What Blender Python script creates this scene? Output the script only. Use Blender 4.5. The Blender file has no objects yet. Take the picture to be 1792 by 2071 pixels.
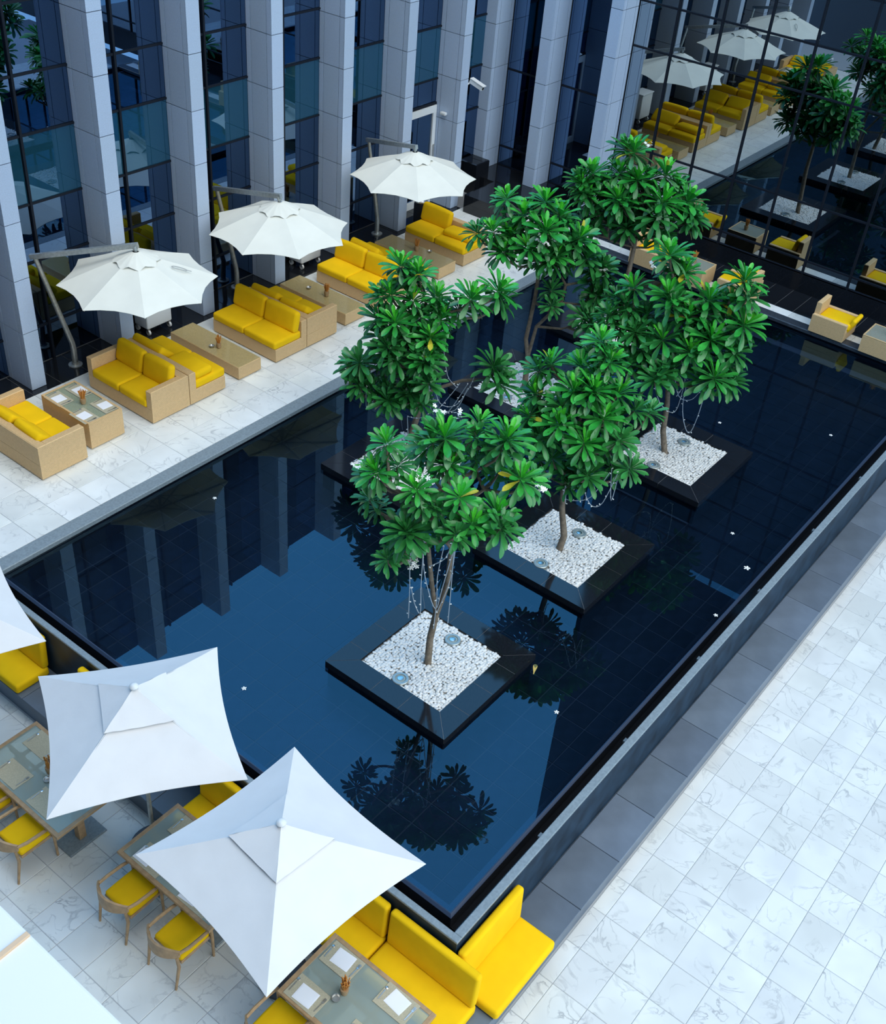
import bpy, math, random
from mathutils import Vector, Matrix, Euler
random.seed(11)
S = bpy.context.scene
COL = S.collection
PI = math.pi

# ---------------------------------------------------------------- camera
CAM_H = 11.3
RIGHT = Vector((0.61948, -0.78120, 0.07726)); DOWN = Vector((-0.44287, -0.42905, -0.78726)); FWD = Vector((0.64816, 0.45348, -0.61176))
cam_d = bpy.data.cameras.new('camera'); cam = bpy.data.objects.new('camera', cam_d); COL.objects.link(cam)
M3 = Matrix((RIGHT, -DOWN, -FWD)).transposed()
cam.matrix_world = Matrix.Translation((0, 0, CAM_H)) @ M3.to_4x4()
cam_d.sensor_fit = 'HORIZONTAL'; cam_d.sensor_width = 36.0; cam_d.lens = 36.0 * 2275.6 / 1792.0
cam_d.clip_end = 300
S.camera = cam

# ---------------------------------------------------------------- sky, sun, exposure
W = bpy.data.worlds.new('sky'); S.world = W; W.use_nodes = True
nt = W.node_tree; nt.nodes.clear()
wo = nt.nodes.new('ShaderNodeOutputWorld'); bg = nt.nodes.new('ShaderNodeBackground')
tc = nt.nodes.new('ShaderNodeTexCoord'); sx = nt.nodes.new('ShaderNodeSeparateXYZ'); rp = nt.nodes.new('ShaderNodeValToRGB')
nt.links.new(tc.outputs['Generated'], sx.inputs[0]); nt.links.new(sx.outputs['Z'], rp.inputs[0])
rp.color_ramp.elements[0].position = 0.0; rp.color_ramp.elements[0].color = (0.45, 0.70, 0.92, 1)
rp.color_ramp.elements[1].position = 1.0; rp.color_ramp.elements[1].color = (0.14, 0.47, 0.95, 1)
e = rp.color_ramp.elements.new(0.5); e.color = (0.13, 0.48, 0.95, 1)
nt.links.new(rp.outputs[0], bg.inputs[0]); nt.links.new(bg.outputs[0], wo.inputs[0])
bg.inputs[1].default_value = 1.75
sun_d = bpy.data.lights.new('sun', 'SUN'); sun_d.energy = 3.5; sun_d.angle = math.radians(85); sun_d.color = (1.0, 0.83, 0.54)
sun = bpy.data.objects.new('sun', sun_d); COL.objects.link(sun)
sun_dir = Vector((0.0, -0.52, 0.86)).normalized()          # towards the sun
sun.rotation_euler = sun_dir.to_track_quat('Z', 'Y').to_euler(); sun.location = (5, -5, 30)
S.view_settings.view_transform = 'Standard'; S.view_settings.look = 'None'
S.view_settings.exposure = 0.25; S.view_settings.gamma = 1.0; S.view_settings.use_curve_mapping = False
S.cycles.max_bounces = 8; S.cycles.glossy_bounces = 4; S.cycles.transparent_max_bounces = 12; S.cycles.diffuse_bounces = 3
S.cycles.caustics_reflective = False; S.cycles.caustics_refractive = False

# ---------------------------------------------------------------- materials
def mat(name, color, rough=0.6, spec=0.5, metal=0.0, bump=None, var=None, objcol=False, coat=0.0, ior=None):
    m = bpy.data.materials.new(name); m.use_nodes = True; n = m.node_tree.nodes; l = m.node_tree.links
    b = n['Principled BSDF']
    b.inputs['Roughness'].default_value = rough; b.inputs['Metallic'].default_value = metal
    b.inputs['Specular IOR Level'].default_value = spec; b.inputs['Coat Weight'].default_value = coat
    if ior: b.inputs['IOR'].default_value = ior
    src = None
    if var:   # var = (scale, amount, detail)
        t = n.new('ShaderNodeTexCoord'); no = n.new('ShaderNodeTexNoise'); no.inputs['Scale'].default_value = var[0]; no.inputs['Detail'].default_value = var[2]
        l.new(t.outputs['Object'], no.inputs['Vector'])
        r = n.new('ShaderNodeMapRange'); r.inputs[1].default_value = 0.3; r.inputs[2].default_value = 0.7
        r.inputs[3].default_value = 1 - var[1]; r.inputs[4].default_value = 1 + var[1]; l.new(no.outputs[0], r.inputs[0])
        mx = n.new('ShaderNodeMix'); mx.data_type = 'RGBA'; mx.blend_type = 'MULTIPLY'; mx.inputs[0].default_value = 1.0
        mx.inputs[6].default_value = (*color, 1); l.new(r.outputs[0], mx.inputs[7]); src = mx.outputs[2]
    if objcol:
        oi = n.new('ShaderNodeObjectInfo'); mx = n.new('ShaderNodeMix'); mx.data_type = 'RGBA'; mx.blend_type = 'MULTIPLY'; mx.inputs[0].default_value = 1.0
        if src: l.new(src, mx.inputs[6])
        else: mx.inputs[6].default_value = (*color, 1)
        l.new(oi.outputs['Color'], mx.inputs[7]); src = mx.outputs[2]
    if src: l.new(src, b.inputs['Base Color'])
    else: b.inputs['Base Color'].default_value = (*color, 1)
    if bump:  # (scale, strength)
        t = n.new('ShaderNodeTexCoord'); no = n.new('ShaderNodeTexNoise'); no.inputs['Scale'].default_value = bump[0]; no.inputs['Detail'].default_value = 4
        l.new(t.outputs['Object'], no.inputs['Vector']); bu = n.new('ShaderNodeBump'); bu.inputs['Strength'].default_value = bump[1]; bu.inputs['Distance'].default_value = 0.02
        l.new(no.outputs[0], bu.inputs['Height']); l.new(bu.outputs[0], b.inputs['Normal'])
    return m

def marble_mat(name, base, vein, rough):
    m = bpy.data.materials.new(name); m.use_nodes = True; n = m.node_tree.nodes; l = m.node_tree.links; b = n['Principled BSDF']
    b.inputs['Roughness'].default_value = rough; b.inputs['Specular IOR Level'].default_value = 0.4
    t = n.new('ShaderNodeTexCoord'); oi = n.new('ShaderNodeObjectInfo')
    ml = n.new('ShaderNodeMath'); ml.operation = 'MULTIPLY'; ml.inputs[1].default_value = 57.0; l.new(oi.outputs['Random'], ml.inputs[0])
    ad = n.new('ShaderNodeVectorMath'); ad.operation = 'ADD'; l.new(t.outputs['Object'], ad.inputs[0]); l.new(ml.outputs[0], ad.inputs[1])
    n1 = n.new('ShaderNodeTexNoise'); n1.inputs['Scale'].default_value = 2.2; n1.inputs['Detail'].default_value = 6; n1.inputs['Distortion'].default_value = 1.4; l.new(ad.outputs[0], n1.inputs['Vector'])
    s = n.new('ShaderNodeMath'); s.operation = 'SUBTRACT'; s.inputs[1].default_value = 0.5; l.new(n1.outputs[0], s.inputs[0])
    a = n.new('ShaderNodeMath'); a.operation = 'ABSOLUTE'; l.new(s.outputs[0], a.inputs[0])
    r = n.new('ShaderNodeMapRange'); r.inputs[1].default_value = 0.0; r.inputs[2].default_value = 0.028; r.inputs[3].default_value = 1.0; r.inputs[4].default_value = 0.0; l.new(a.outputs[0], r.inputs[0])
    n2 = n.new('ShaderNodeTexNoise'); n2.inputs['Scale'].default_value = 3.0; n2.inputs['Detail'].default_value = 3; l.new(ad.outputs[0], n2.inputs['Vector'])
    r2 = n.new('ShaderNodeMapRange'); r2.inputs[1].default_value = 0.42; r2.inputs[2].default_value = 0.75; r2.inputs[3].default_value = 0.0; r2.inputs[4].default_value = 0.75; l.new(n2.outputs[0], r2.inputs[0])
    mu = n.new('ShaderNodeMath'); mu.operation = 'MULTIPLY'; l.new(r.outputs[0], mu.inputs[0]); l.new(r2.outputs[0], mu.inputs[1])
    mx = n.new('ShaderNodeMix'); mx.data_type = 'RGBA'; mx.inputs[6].default_value = (*base, 1); mx.inputs[7].default_value = (*vein, 1); l.new(mu.outputs[0], mx.inputs[0])
    cl = n.new('ShaderNodeTexNoise'); cl.inputs['Scale'].default_value = 1.6; l.new(ad.outputs[0], cl.inputs['Vector'])
    r3 = n.new('ShaderNodeMapRange'); r3.inputs[1].default_value = 0.35; r3.inputs[2].default_value = 0.7; r3.inputs[3].default_value = 0.90; r3.inputs[4].default_value = 1.04; l.new(cl.outputs[0], r3.inputs[0])
    m2 = n.new('ShaderNodeMix'); m2.data_type = 'RGBA'; m2.blend_type = 'MULTIPLY'; m2.inputs[0].default_value = 1; l.new(mx.outputs[2], m2.inputs[6]); l.new(r3.outputs[0], m2.inputs[7])
    m3 = n.new('ShaderNodeMix'); m3.data_type = 'RGBA'; m3.blend_type = 'MULTIPLY'; m3.inputs[0].default_value = 1; l.new(m2.outputs[2], m3.inputs[6]); l.new(oi.outputs['Color'], m3.inputs[7])
    l.new(m3.outputs[2], b.inputs['Base Color'])
    return m

def layer_mat(name, tint, fac_lo, ior, rough=0.0, body=None, gloss=(1, 1, 1), dif=0.0):
    """transparent or solid body under a mirror coat: window glass, water, polished sheets"""
    m = bpy.data.materials.new(name); m.use_nodes = True; n = m.node_tree.nodes; l = m.node_tree.links; n.clear()
    o = n.new('ShaderNodeOutputMaterial'); mx = n.new('ShaderNodeMixShader'); g = n.new('ShaderNodeBsdfGlossy'); fr = n.new('ShaderNodeFresnel')
    fr.inputs['IOR'].default_value = ior; g.inputs['Roughness'].default_value = rough; g.inputs['Color'].default_value = (*gloss, 1)
    t = n.new('ShaderNodeBsdfTransparent'); t.inputs['Color'].default_value = (*tint, 1); base = t.outputs[0]
    if body:
        d = n.new('ShaderNodeBsdfDiffuse'); d.inputs['Color'].default_value = (*body, 1); m2 = n.new('ShaderNodeMixShader'); m2.inputs[0].default_value = dif
        l.new(t.outputs[0], m2.inputs[1]); l.new(d.outputs[0], m2.inputs[2]); base = m2.outputs[0]
    r = n.new('ShaderNodeMapRange'); r.inputs[1].default_value = 0; r.inputs[2].default_value = 1; r.inputs[3].default_value = fac_lo; r.inputs[4].default_value = 1
    ge = n.new('ShaderNodeNewGeometry'); iv = n.new('ShaderNodeMath'); iv.operation = 'SUBTRACT'; iv.inputs[0].default_value = 1.0; l.new(ge.outputs['Backfacing'], iv.inputs[1])
    mf = n.new('ShaderNodeMath'); mf.operation = 'MULTIPLY'; l.new(r.outputs[0], mf.inputs[0]); l.new(iv.outputs[0], mf.inputs[1])   # one reflection, at the outer face
    l.new(fr.outputs[0], r.inputs[0]); l.new(mf.outputs[0], mx.inputs[0]); l.new(base, mx.inputs[1]); l.new(g.outputs[0], mx.inputs[2]); l.new(mx.outputs[0], o.inputs[0])
    return m

def wicker_mat(name, base):
    m = bpy.data.materials.new(name); m.use_nodes = True; n = m.node_tree.nodes; l = m.node_tree.links; b = n['Principled BSDF']; b.inputs['Roughness'].default_value = 0.55
    b.inputs['Specular IOR Level'].default_value = 0.25
    t = n.new('ShaderNodeTexCoord'); w = n.new('ShaderNodeTexWave'); w.bands_direction = 'Z'; w.inputs['Scale'].default_value = 16; w.inputs['Distortion'].default_value = 1.5; w.inputs['Detail'].default_value = 2; w.inputs['Detail Scale'].default_value = 3
    l.new(t.outputs['Object'], w.inputs['Vector'])
    no = n.new('ShaderNodeTexNoise'); no.inputs['Scale'].default_value = 28; l.new(t.outputs['Object'], no.inputs['Vector'])
    a = n.new('ShaderNodeMath'); a.operation = 'ADD'; l.new(w.outputs[1], a.inputs[0]); l.new(no.outputs[0], a.inputs[1])
    r = n.new('ShaderNodeMapRange'); r.inputs[1].default_value = 0.3; r.inputs[2].default_value = 1.6; r.inputs[3].default_value = 0.78; r.inputs[4].default_value = 1.12; l.new(a.outputs[0], r.inputs[0])
    mx = n.new('ShaderNodeMix'); mx.data_type = 'RGBA'; mx.blend_type = 'MULTIPLY'; mx.inputs[0].default_value = 1; mx.inputs[6].default_value = (*base, 1); l.new(r.outputs[0], mx.inputs[7]); l.new(mx.outputs[2], b.inputs['Base Color'])
    bu = n.new('ShaderNodeBump'); bu.inputs['Strength'].default_value = 0.35; bu.inputs['Distance'].default_value = 0.01; l.new(a.outputs[0], bu.inputs['Height']); l.new(bu.outputs[0], b.inputs['Normal'])
    return m

MARBLE = marble_mat('white_marble', (0.73, 0.755, 0.735), (0.26, 0.28, 0.30), 0.38)
JOINT = mat('tile_joint', (0.42, 0.44, 0.46), 0.9)
FIN = mat('blue_grey_granite', (0.45, 0.55, 0.70), 0.55, 0.35, var=(90, 0.14, 2), objcol=True)
FINJ = mat('panel_joint', (0.05, 0.07, 0.10), 0.9)
BLACK = mat('polished_black_granite', (0.010, 0.012, 0.016), 0.07, 0.55, var=(40, 0.3, 2))
LIP = mat('wet_stone_sky_sheen', (0.025, 0.045, 0.09), 0.40, 0.8)  # wet rim stone, the blue sheen of reflected sky put into its base colour
BLACKJ = mat('black_stone_joint', (0.24, 0.25, 0.26), 0.7)
POOLT = mat('black_pool_tile', (0.006, 0.009, 0.014), 0.35, 0.3, var=(6, 0.4, 3), objcol=True)
COPING = mat('grey_granite_coping', (0.22, 0.27, 0.30), 0.42, 0.45, var=(30, 0.15, 4))
LEDGE = mat('grey_granite_ledge', (0.125, 0.16, 0.205), 0.42, 0.4, var=(2.5, 0.14, 6), objcol=True)
FARCOP = mat('dark_honed_granite', (0.035, 0.045, 0.06), 0.35, 0.5, var=(20, 0.3, 3))
DARKW = mat('dark_marble_cladding', (0.014, 0.032, 0.055), 0.42, 0.22, var=(3, 0.5, 6))
WATER = layer_mat('water', (0.50, 0.62, 0.78), 0.02, 1.55, gloss=(0.5, 0.82, 1.0))
GLASS = layer_mat('tinted_window_glass', (0.03, 0.05, 0.10), 0.32, 1.5, gloss=(0.34, 0.56, 0.92))
GLASSW = layer_mat('dark_mirror_glass', (0.015, 0.022, 0.045), 0.46, 1.5, gloss=(0.76, 0.90, 1.0))
TEAL = layer_mat('teal_spandrel_glass', (0.05, 0.08, 0.1), 0.22, 1.5, body=(0.012, 0.065, 0.10), dif=0.85, gloss=(0.36, 0.6, 0.9))
MULL = mat('dark_window_metal', (0.008, 0.011, 0.018), 0.5, 0.2)
INTER = mat('dark_interior', (0.03, 0.04, 0.07), 0.9)
WICKER = wicker_mat('tan_wicker', (0.72, 0.49, 0.25))
YEL = mat('yellow_canvas', (0.90, 0.55, 0.006), 0.85, 0.15, bump=(7, 0.25), var=(3, 0.05, 2))
CANVAS = mat('cream_canvas', (0.78, 0.78, 0.70), 0.9, 0.1, var=(2.5, 0.03, 3), bump=(5, 0.12))
CANVASP = mat('white_canvas', (0.76, 0.75, 0.74), 0.9, 0.1, var=(2.5, 0.03, 3), bump=(6, 0.15))
ALU = mat('brushed_aluminium', (0.50, 0.52, 0.50), 0.38, 0.5, metal=0.75, var=(20, 0.15, 2))
STEEL = mat('bright_steel', (0.72, 0.70, 0.66), 0.3, 0.5, metal=1.0)
WHITEP = mat('white_paint', (0.72, 0.74, 0.74), 0.5)
PAPER = mat('white_paper', (0.86, 0.88, 0.93), 0.8)
TABGLASS = layer_mat('table_glass', (0.93, 0.96, 0.93), 0.02, 1.35, rough=0.08)
FROST = layer_mat('frosted_table_glass', (0.90, 0.95, 0.93), 0.01, 1.22, rough=0.2, body=(0.44, 0.52, 0.48), dif=0.42)
TEAGL = layer_mat('clear_green_table_glass', (0.86, 0.94, 0.90), 0.03, 1.4, rough=0.1, body=(0.50, 0.60, 0.55), dif=0.22)
MATT = mat('woven_placemat', (0.46, 0.42, 0.30), 0.8, var=(60, 0.1, 2))
TIMBER = mat('warm_timber', (0.42, 0.27, 0.14), 0.5, var=(12, 0.18, 4))
REED = mat('dried_reed', (0.62, 0.26, 0.05), 0.8)
LEAF = mat('plumeria_leaf', (0.95, 1.15, 0.95), 0.34, 0.55, objcol=True, var=(9, 0.14, 2))
BARK = mat('grey_brown_bark', (0.21, 0.165, 0.12), 0.85, 0.2, bump=(24, 0.6), var=(14, 0.3, 4))
PETAL = mat('white_petal', (0.88, 0.88, 0.84), 0.6)
PEB = mat('white_pebble', (0.80, 0.79, 0.75), 0.5, objcol=True)
SOIL = mat('pale_gravel', (0.40, 0.39, 0.36), 0.9)
WIRE = mat('pale_wire', (0.36, 0.42, 0.48), 0.5)
UPRING = mat('uplight_ring', (0.40, 0.43, 0.40), 0.35, 0.5, metal=0.5)
UPLENS = layer_mat('uplight_lens', (0.3, 0.4, 0.42), 0.01, 1.3, body=(0.36, 0.44, 0.42), dif=0.9)
BIRCH = mat('dry_leaf', (0.62, 0.45, 0.12), 0.6)
RUBBER = mat('black_rubber', (0.02, 0.02, 0.02), 0.7)
TOWER = mat('navy_tower_glass', (0.006, 0.009, 0.016), 0.25, 0.3)

# ---------------------------------------------------------------- mesh builder and tagging
class MB:
    def __init__(s): s.v = []; s.f = []
    def add(s, vs, fs):
        o = len(s.v); s.v += [tuple(v) for v in vs]; s.f += [tuple(i + o for i in f) for f in fs]; return s
    def box(s, a, b, ch=0.0):
        (x0, y0, z0), (x1, y1, z1) = a, b
        if ch <= 0:
            return s.add([(x0,y0,z0),(x1,y0,z0),(x1,y1,z0),(x0,y1,z0),(x0,y0,z1),(x1,y0,z1),(x1,y1,z1),(x0,y1,z1)],
                         [(3,2,1,0),(4,5,6,7),(0,1,5,4),(1,2,6,5),(2,3,7,6),(3,0,4,7)])
        c = ch   # chamfered top edge
        return s.add([(x0,y0,z0),(x1,y0,z0),(x1,y1,z0),(x0,y1,z0),(x0,y0,z1-c),(x1,y0,z1-c),(x1,y1,z1-c),(x0,y1,z1-c),
                      (x0+c,y0+c,z1),(x1-c,y0+c,z1),(x1-c,y1-c,z1),(x0+c,y1-c,z1)],
                     [(3,2,1,0),(8,9,10,11),(0,1,5,4),(1,2,6,5),(2,3,7,6),(3,0,4,7),(4,5,9,8),(5,6,10,9),(6,7,11,10),(7,4,8,11)])
    def rbox(s, c, size, r, n=2, mid=0, puff=0.0, M=None):
        """rounded box; mid adds grid lines so that puff can swell the faces"""
        h = [q / 2 for q in size]; ax = []
        for k in range(3):
            rr = min(r, h[k] * 0.98); L = [-h[k] + rr * i / n for i in range(n + 1)]
            inner = [-h[k] + rr + (2 * h[k] - 2 * rr) * (i + 1) / (mid + 1) for i in range(mid)] if k < 2 or mid else []
            ax.append(L + inner + [-q for q in reversed(L)])
        rr = [min(r, h[k] * 0.98) for k in range(3)]
        idx = {}; vs = []; fs = []
        def pt(p):
            key = tuple(round(q, 6) for q in p)
            if key in idx: return idx[key]
            inn = [max(-h[k] + rr[k], min(h[k] - rr[k], p[k])) for k in range(3)]
            d = [(p[k] - inn[k]) / rr[k] for k in range(3)]; ln = math.sqrt(sum(q * q for q in d)) or 1
            q = Vector([inn[k] + d[k] / ln * rr[k] for k in range(3)])
            if puff:
                u, v, w = q.x / h[0], q.y / h[1], q.z / h[2]
                q.z += puff * (1 - u * u) * (1 - v * v) * w; q.x += 0.5 * puff * (1 - v * v) * (1 - w * w) * u; q.y += 0.5 * puff * (1 - u * u) * (1 - w * w) * v
            if M: q = M @ q
            q = q + Vector(c); idx[key] = len(vs); vs.append(tuple(q)); return idx[key]
        for k in range(3):
            a, b = (k + 1) % 3, (k + 2) % 3
            for sgn in (-1, 1):
                for i in range(len(ax[a]) - 1):
                    for j in range(len(ax[b]) - 1):
                        q = []
                        for (ii, jj) in ((i, j), (i + 1, j), (i + 1, j + 1), (i, j + 1)):
                            p = [0, 0, 0]; p[k] = sgn * h[k]; p[a] = ax[a][ii]; p[b] = ax[b][jj]; q.append(pt(p))
                        fs.append(tuple(q) if sgn > 0 else tuple(reversed(q)))
        return s.add(vs, fs)
    def tube(s, pts, rad, seg=8, cap=True):
        pts = [Vector(p) for p in pts]; n = len(pts); rad = rad if isinstance(rad, (list, tuple)) else [rad] * n
        vs = []; fs = []; prev = None
        for i, p in enumerate(pts):
            d = (pts[min(i + 1, n - 1)] - pts[max(i - 1, 0)]).normalized()
            if prev is None: u = d.orthogonal().normalized()
            else: u = (prev - d * prev.dot(d)).normalized()
            prev = u; w = d.cross(u)
            for k in range(seg):
                a = 2 * PI * k / seg; vs.append(tuple(p + (u * math.cos(a) + w * math.sin(a)) * rad[i]))
        for i in range(n - 1):
            for k in range(seg):
                a, b = i * seg + k, i * seg + (k + 1) % seg; fs.append((a, b, b + seg, a + seg))
        if cap: fs.append(tuple(reversed(range(seg)))); fs.append(tuple(range((n - 1) * seg, n * seg)))
        return s.add(vs, fs)
    def bar(s, p, q, w, h, up=(0, 0, 1)):
        """square bar from p to q, w across, h along up"""
        p, q = Vector(p), Vector(q); d = (q - p).normalized(); u = Vector(up); u = (u - d * u.dot(d)).normalized(); v = d.cross(u)
        vs = [c + v * (a * w / 2) + u * (b * h / 2) for c in (p, q) for (a, b) in ((-1,-1),(1,-1),(1,1),(-1,1))]
        return s.add(vs, [(0,1,2,3),(7,6,5,4),(0,4,5,1),(1,5,6,2),(2,6,7,3),(3,7,4,0)])
    def lathe(s, c, prof, seg=20):
        vs = []; fs = []; n = len(prof)
        for (r, z) in prof:
            for k in range(seg):
                a = 2 * PI * k / seg; vs.append((c[0] + r * math.cos(a), c[1] + r * math.sin(a), c[2] + z))
        for i in range(n - 1):
            for k in range(seg):
                a, b = i * seg + k, i * seg + (k + 1) % seg; fs.append((a, b, b + seg, a + seg))
        fs.append(tuple(reversed(range(seg)))); fs.append(tuple(range((n - 1) * seg, n * seg)))
        return s.add(vs, fs)
    def mesh(s, name, m, smooth=False, org=(0, 0, 0)):
        me = bpy.data.meshes.new(name)
        me.from_pydata([(a - org[0], b - org[1], c - org[2]) for a, b, c in s.v], [], s.f)
        me.materials.append(m)
        if smooth:
            me.polygons.foreach_set('use_smooth', [True] * len(me.polygons))
            try: me.set_sharp_from_angle(angle=math.radians(42))
            except Exception: pass
        me.update(); return me

def put(name, me, parent=None, loc=(0, 0, 0), color=None, rot=None, scale=None):
    o = bpy.data.objects.new(name, me); COL.objects.link(o); o.location = loc
    if parent: o.parent = parent
    if color: o.color = (*color, 1)
    if rot is not None: o.rotation_euler = rot
    if scale is not None: o.scale = scale
    return o
def tag(o, label=None, cat=None, group=None, kind=None):
    if label: o['label'] = label
    if cat: o['category'] = cat
    if group: o['group'] = group
    if kind: o['kind'] = kind
    return o
def thing(name, label, cat, loc, group=None, kind=None):
    o = bpy.data.objects.new(name, None); COL.objects.link(o); o.location = loc; o.empty_display_size = 0.1
    return tag(o, label, cat, group, kind)
def part(name, mb, m, root, smooth=False, color=None):
    """a mesh given in world coordinates, hung under a root that has no rotation"""
    org = Vector(root.location)
    p = root.parent
    while p: org = org + Vector(p.location); p = p.parent
    c = mb if isinstance(mb, MB) else None
    return put(name, c.mesh(name, m, smooth, org), root, color=color)
def solo(name, mb, m, label, cat, loc=(0, 0, 0), group=None, kind=None, smooth=False, color=None):
    o = put(name, mb.mesh(name, m, smooth, loc), None, loc, color)
    return tag(o, label, cat, group, kind)
def grey(lo=0.93, hi=1.03):
    g = random.uniform(lo, hi); return (g, g, g * random.uniform(0.99, 1.02))

# ================================================================ SETTING
ZF = -1.2      # lower court floor; the lounge terrace is z = 0
def tile_mesh(name, sx_, sy_, th, m, ch=0.004):
    return MB().box((-sx_ / 2, -sy_ / 2, -th), (sx_ / 2, sy_ / 2, 0), ch).mesh(name, m)
_tm = {}
def lay(root, name, x0, x1, y0, y1, z, m, th=0.03, gap=0.008, color=None, ch=0.004):
    k = (name, round(x1 - x0, 3), round(y1 - y0, 3), m.name)
    if k not in _tm: _tm[k] = tile_mesh(name, x1 - x0 - gap, y1 - y0 - gap, th, m, ch)
    rl = root.location
    return put(name, _tm[k], root, ((x0 + x1) / 2 - rl[0], (y0 + y1) / 2 - rl[1], z - rl[2]), color or grey())

# lounge terrace along the pier facade: marble tiles, then a band of black stone
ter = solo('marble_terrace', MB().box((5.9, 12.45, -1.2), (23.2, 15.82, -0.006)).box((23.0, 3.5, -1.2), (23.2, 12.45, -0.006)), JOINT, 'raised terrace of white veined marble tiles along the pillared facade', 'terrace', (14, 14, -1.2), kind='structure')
xs = [5.9 + 0.6 * i for i in range(28)] + [21.95 + .25]
ys = [12.45 + 0.6 * i for i in range(6)] + [15.82]
for i in range(len(xs) - 1):
    for j in range(len(ys) - 1):
        if ys[j + 1] - ys[j] < 0.05: continue
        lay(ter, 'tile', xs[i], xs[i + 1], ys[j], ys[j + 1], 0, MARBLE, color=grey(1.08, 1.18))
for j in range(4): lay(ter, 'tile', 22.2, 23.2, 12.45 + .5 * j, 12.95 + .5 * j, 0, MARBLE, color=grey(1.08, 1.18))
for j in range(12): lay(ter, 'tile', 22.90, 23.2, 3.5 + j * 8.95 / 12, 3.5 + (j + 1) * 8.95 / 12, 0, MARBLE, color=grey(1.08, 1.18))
strip = solo('black_granite_floor', MB().box((5.9, 15.82, -0.3), (24.3, 16.75, -0.012)).box((23.2, 3.5, -0.3), (24.3, 15.82, -0.012)).box((22.2, 14.42, -.3), (23.2, 15.82, -.012)), BLACKJ, 'band of polished black granite tiles at the foot of the glass facades', 'floor', (14, 16.2, -.3), kind='structure')
for i in range(27): lay(strip, 'tile', 5.9 + .6 * i, 6.5 + .6 * i, 15.82, 16.67, -0.002, BLACK)
for j in range(24): lay(strip, 'tile', 23.2, 24.3, 3.65 + .45 * j, 4.1 + .45 * j, -0.002, BLACK)

# lower court: marble floor
low = solo('floor', MB().box((-1.2, -6, ZF - .3), (26, 2.88, ZF - .006)).box((-1.2, 2.88, ZF - .3), (5.45, 24, ZF - .006)), JOINT, 'lower court paved with white marble tiles and grey joints', 'floor', (5, 0, ZF - .3), kind='structure')
X0 = 0.597
ybr = [2.846, 2.645] + [2.645 - 0.489 * k for k in range(1, 10)]
cells = []
for j in range(len(ybr) - 1):
    for i in range(-6, 33):
        c0 = 5.208 + X0 * i; cells.append((c0, c0 + X0, ybr[j + 1], ybr[j]))
xb = [1.76, 2.347, 2.934, 3.52, 4.105, 4.69, 5.275, 5.41]
for i in range(len(xb) - 1):
    for j in range(20):
        y = 2.52 + 0.4875 * j
        if y < 12.2: cells.append((xb[i], xb[i + 1], max(y, 2.846), y + .4875))
def seen(c):      # tiles the view takes in come first, the nearest of them leading
    p = Vector(((c[0] + c[1]) / 2, (c[2] + c[3]) / 2, ZF - CAM_H)); d = p.dot(FWD)
    u, v = p.dot(RIGHT) / d * 2275.6, p.dot(DOWN) / d * 2275.6
    return (d <= 0 or abs(u) > 940 or abs(v) > 1080, p.length)
cells.sort(key=seen); rest = MB()
for k, c in enumerate(cells):
    if k < 295: lay(low, 'tile', *c, ZF, MARBLE)
    else: rest.box((c[0] + .004, c[2] + .004, ZF - .03), (c[1] - .004, c[3] - .004, ZF), .004)
tag(part('outer_tiles', rest, MARBLE, low), kind='stuff')

# stone ledge that runs round the pool in the lower court and carries the seat pads
led = solo('granite_ledge', MB().box((5.43, 2.866, ZF), (6.03, 12.4, -0.90)).box((6.03, 2.866, ZF), (24.3, 3.48, -0.90)), LEDGE, 'low grey granite ledge running round two sides of the pool wall', 'ledge', (6, 3, ZF), kind='structure')
for k in range(20): lay(led, 'slab', 6.02 + .914 * k, 6.02 + .914 * (k + 1), 2.846, 3.456, -0.88, LEDGE, th=.04, color=grey(.85, 1.15))
for k in range(10): lay(led, 'slab', 5.41, 6.02, 3.456 + .9 * k, 3.456 + .9 * (k + 1), -0.88, LEDGE, th=.04, color=grey(.85, 1.15))
lay(led, 'slab', 5.41, 6.02, 2.846, 3.456, -0.88, LEDGE, th=.04)

# pool walls, coping, gutter, overflow rim, basin
pw = solo('wall_pool', MB().box((6.03, 3.466, -1.15), (6.10, 12.3, -0.03)).box((6.10, 3.466, -1.15), (24.3, 3.553, -0.03)), DARKW, 'dark marble clad outer wall of the pool above the grey ledge', 'wall', (6.1, 3.5, -1.15), kind='structure')
part('coping', MB().box((6.02, 3.456, -0.03), (6.107, 12.45, 0.0), .006).box((6.107, 3.456, -0.03), (24.3, 3.563, 0.0), .006), COPING, pw)
gut = solo('pool_gutter', MB().box((6.10, 3.553, -0.9), (6.30, 12.3, -0.33)).box((6.10, 3.553, -0.9), (22.7, 3.745, -0.33)), BLACK, 'black overflow gutter between the pool rim and its outer wall', 'gutter', (6.2, 3.6, -.9), kind='structure')
for x in (18.22, 16.12, 14.02, 12.0, 9.92, 7.9): part('bracket', MB().box((x - .035, 3.555, -0.16), (x + .035, 3.63, -0.12)).box((x - .035, 3.555, -.2), (x + .035, 3.575, -.12)), COPING, gut)
rim = solo('pool_rim', MB().add([(6.28,12.22,-1),(6.28,3.735,-1),(22.66,3.735,-1),(22.66,3.86,-1),(6.405,3.86,-1),(6.405,12.22,-1),(6.28,12.22,-.125),(6.28,3.735,-.125),(22.66,3.735,-.125),(22.66,3.86,-.125),(6.405,3.86,-.125),(6.405,12.22,-.125)], [(0,1,7,6),(1,2,8,7),(2,3,9,8),(3,4,10,9),(4,5,11,10),(5,0,6,11),(6,7,10,11),(7,8,9,10),(0,5,4,1),(1,4,3,2)]), BLACK, 'polished black stone overflow rim of the dark pool', 'rim', (6.3, 3.7, -1), kind='structure')
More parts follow.
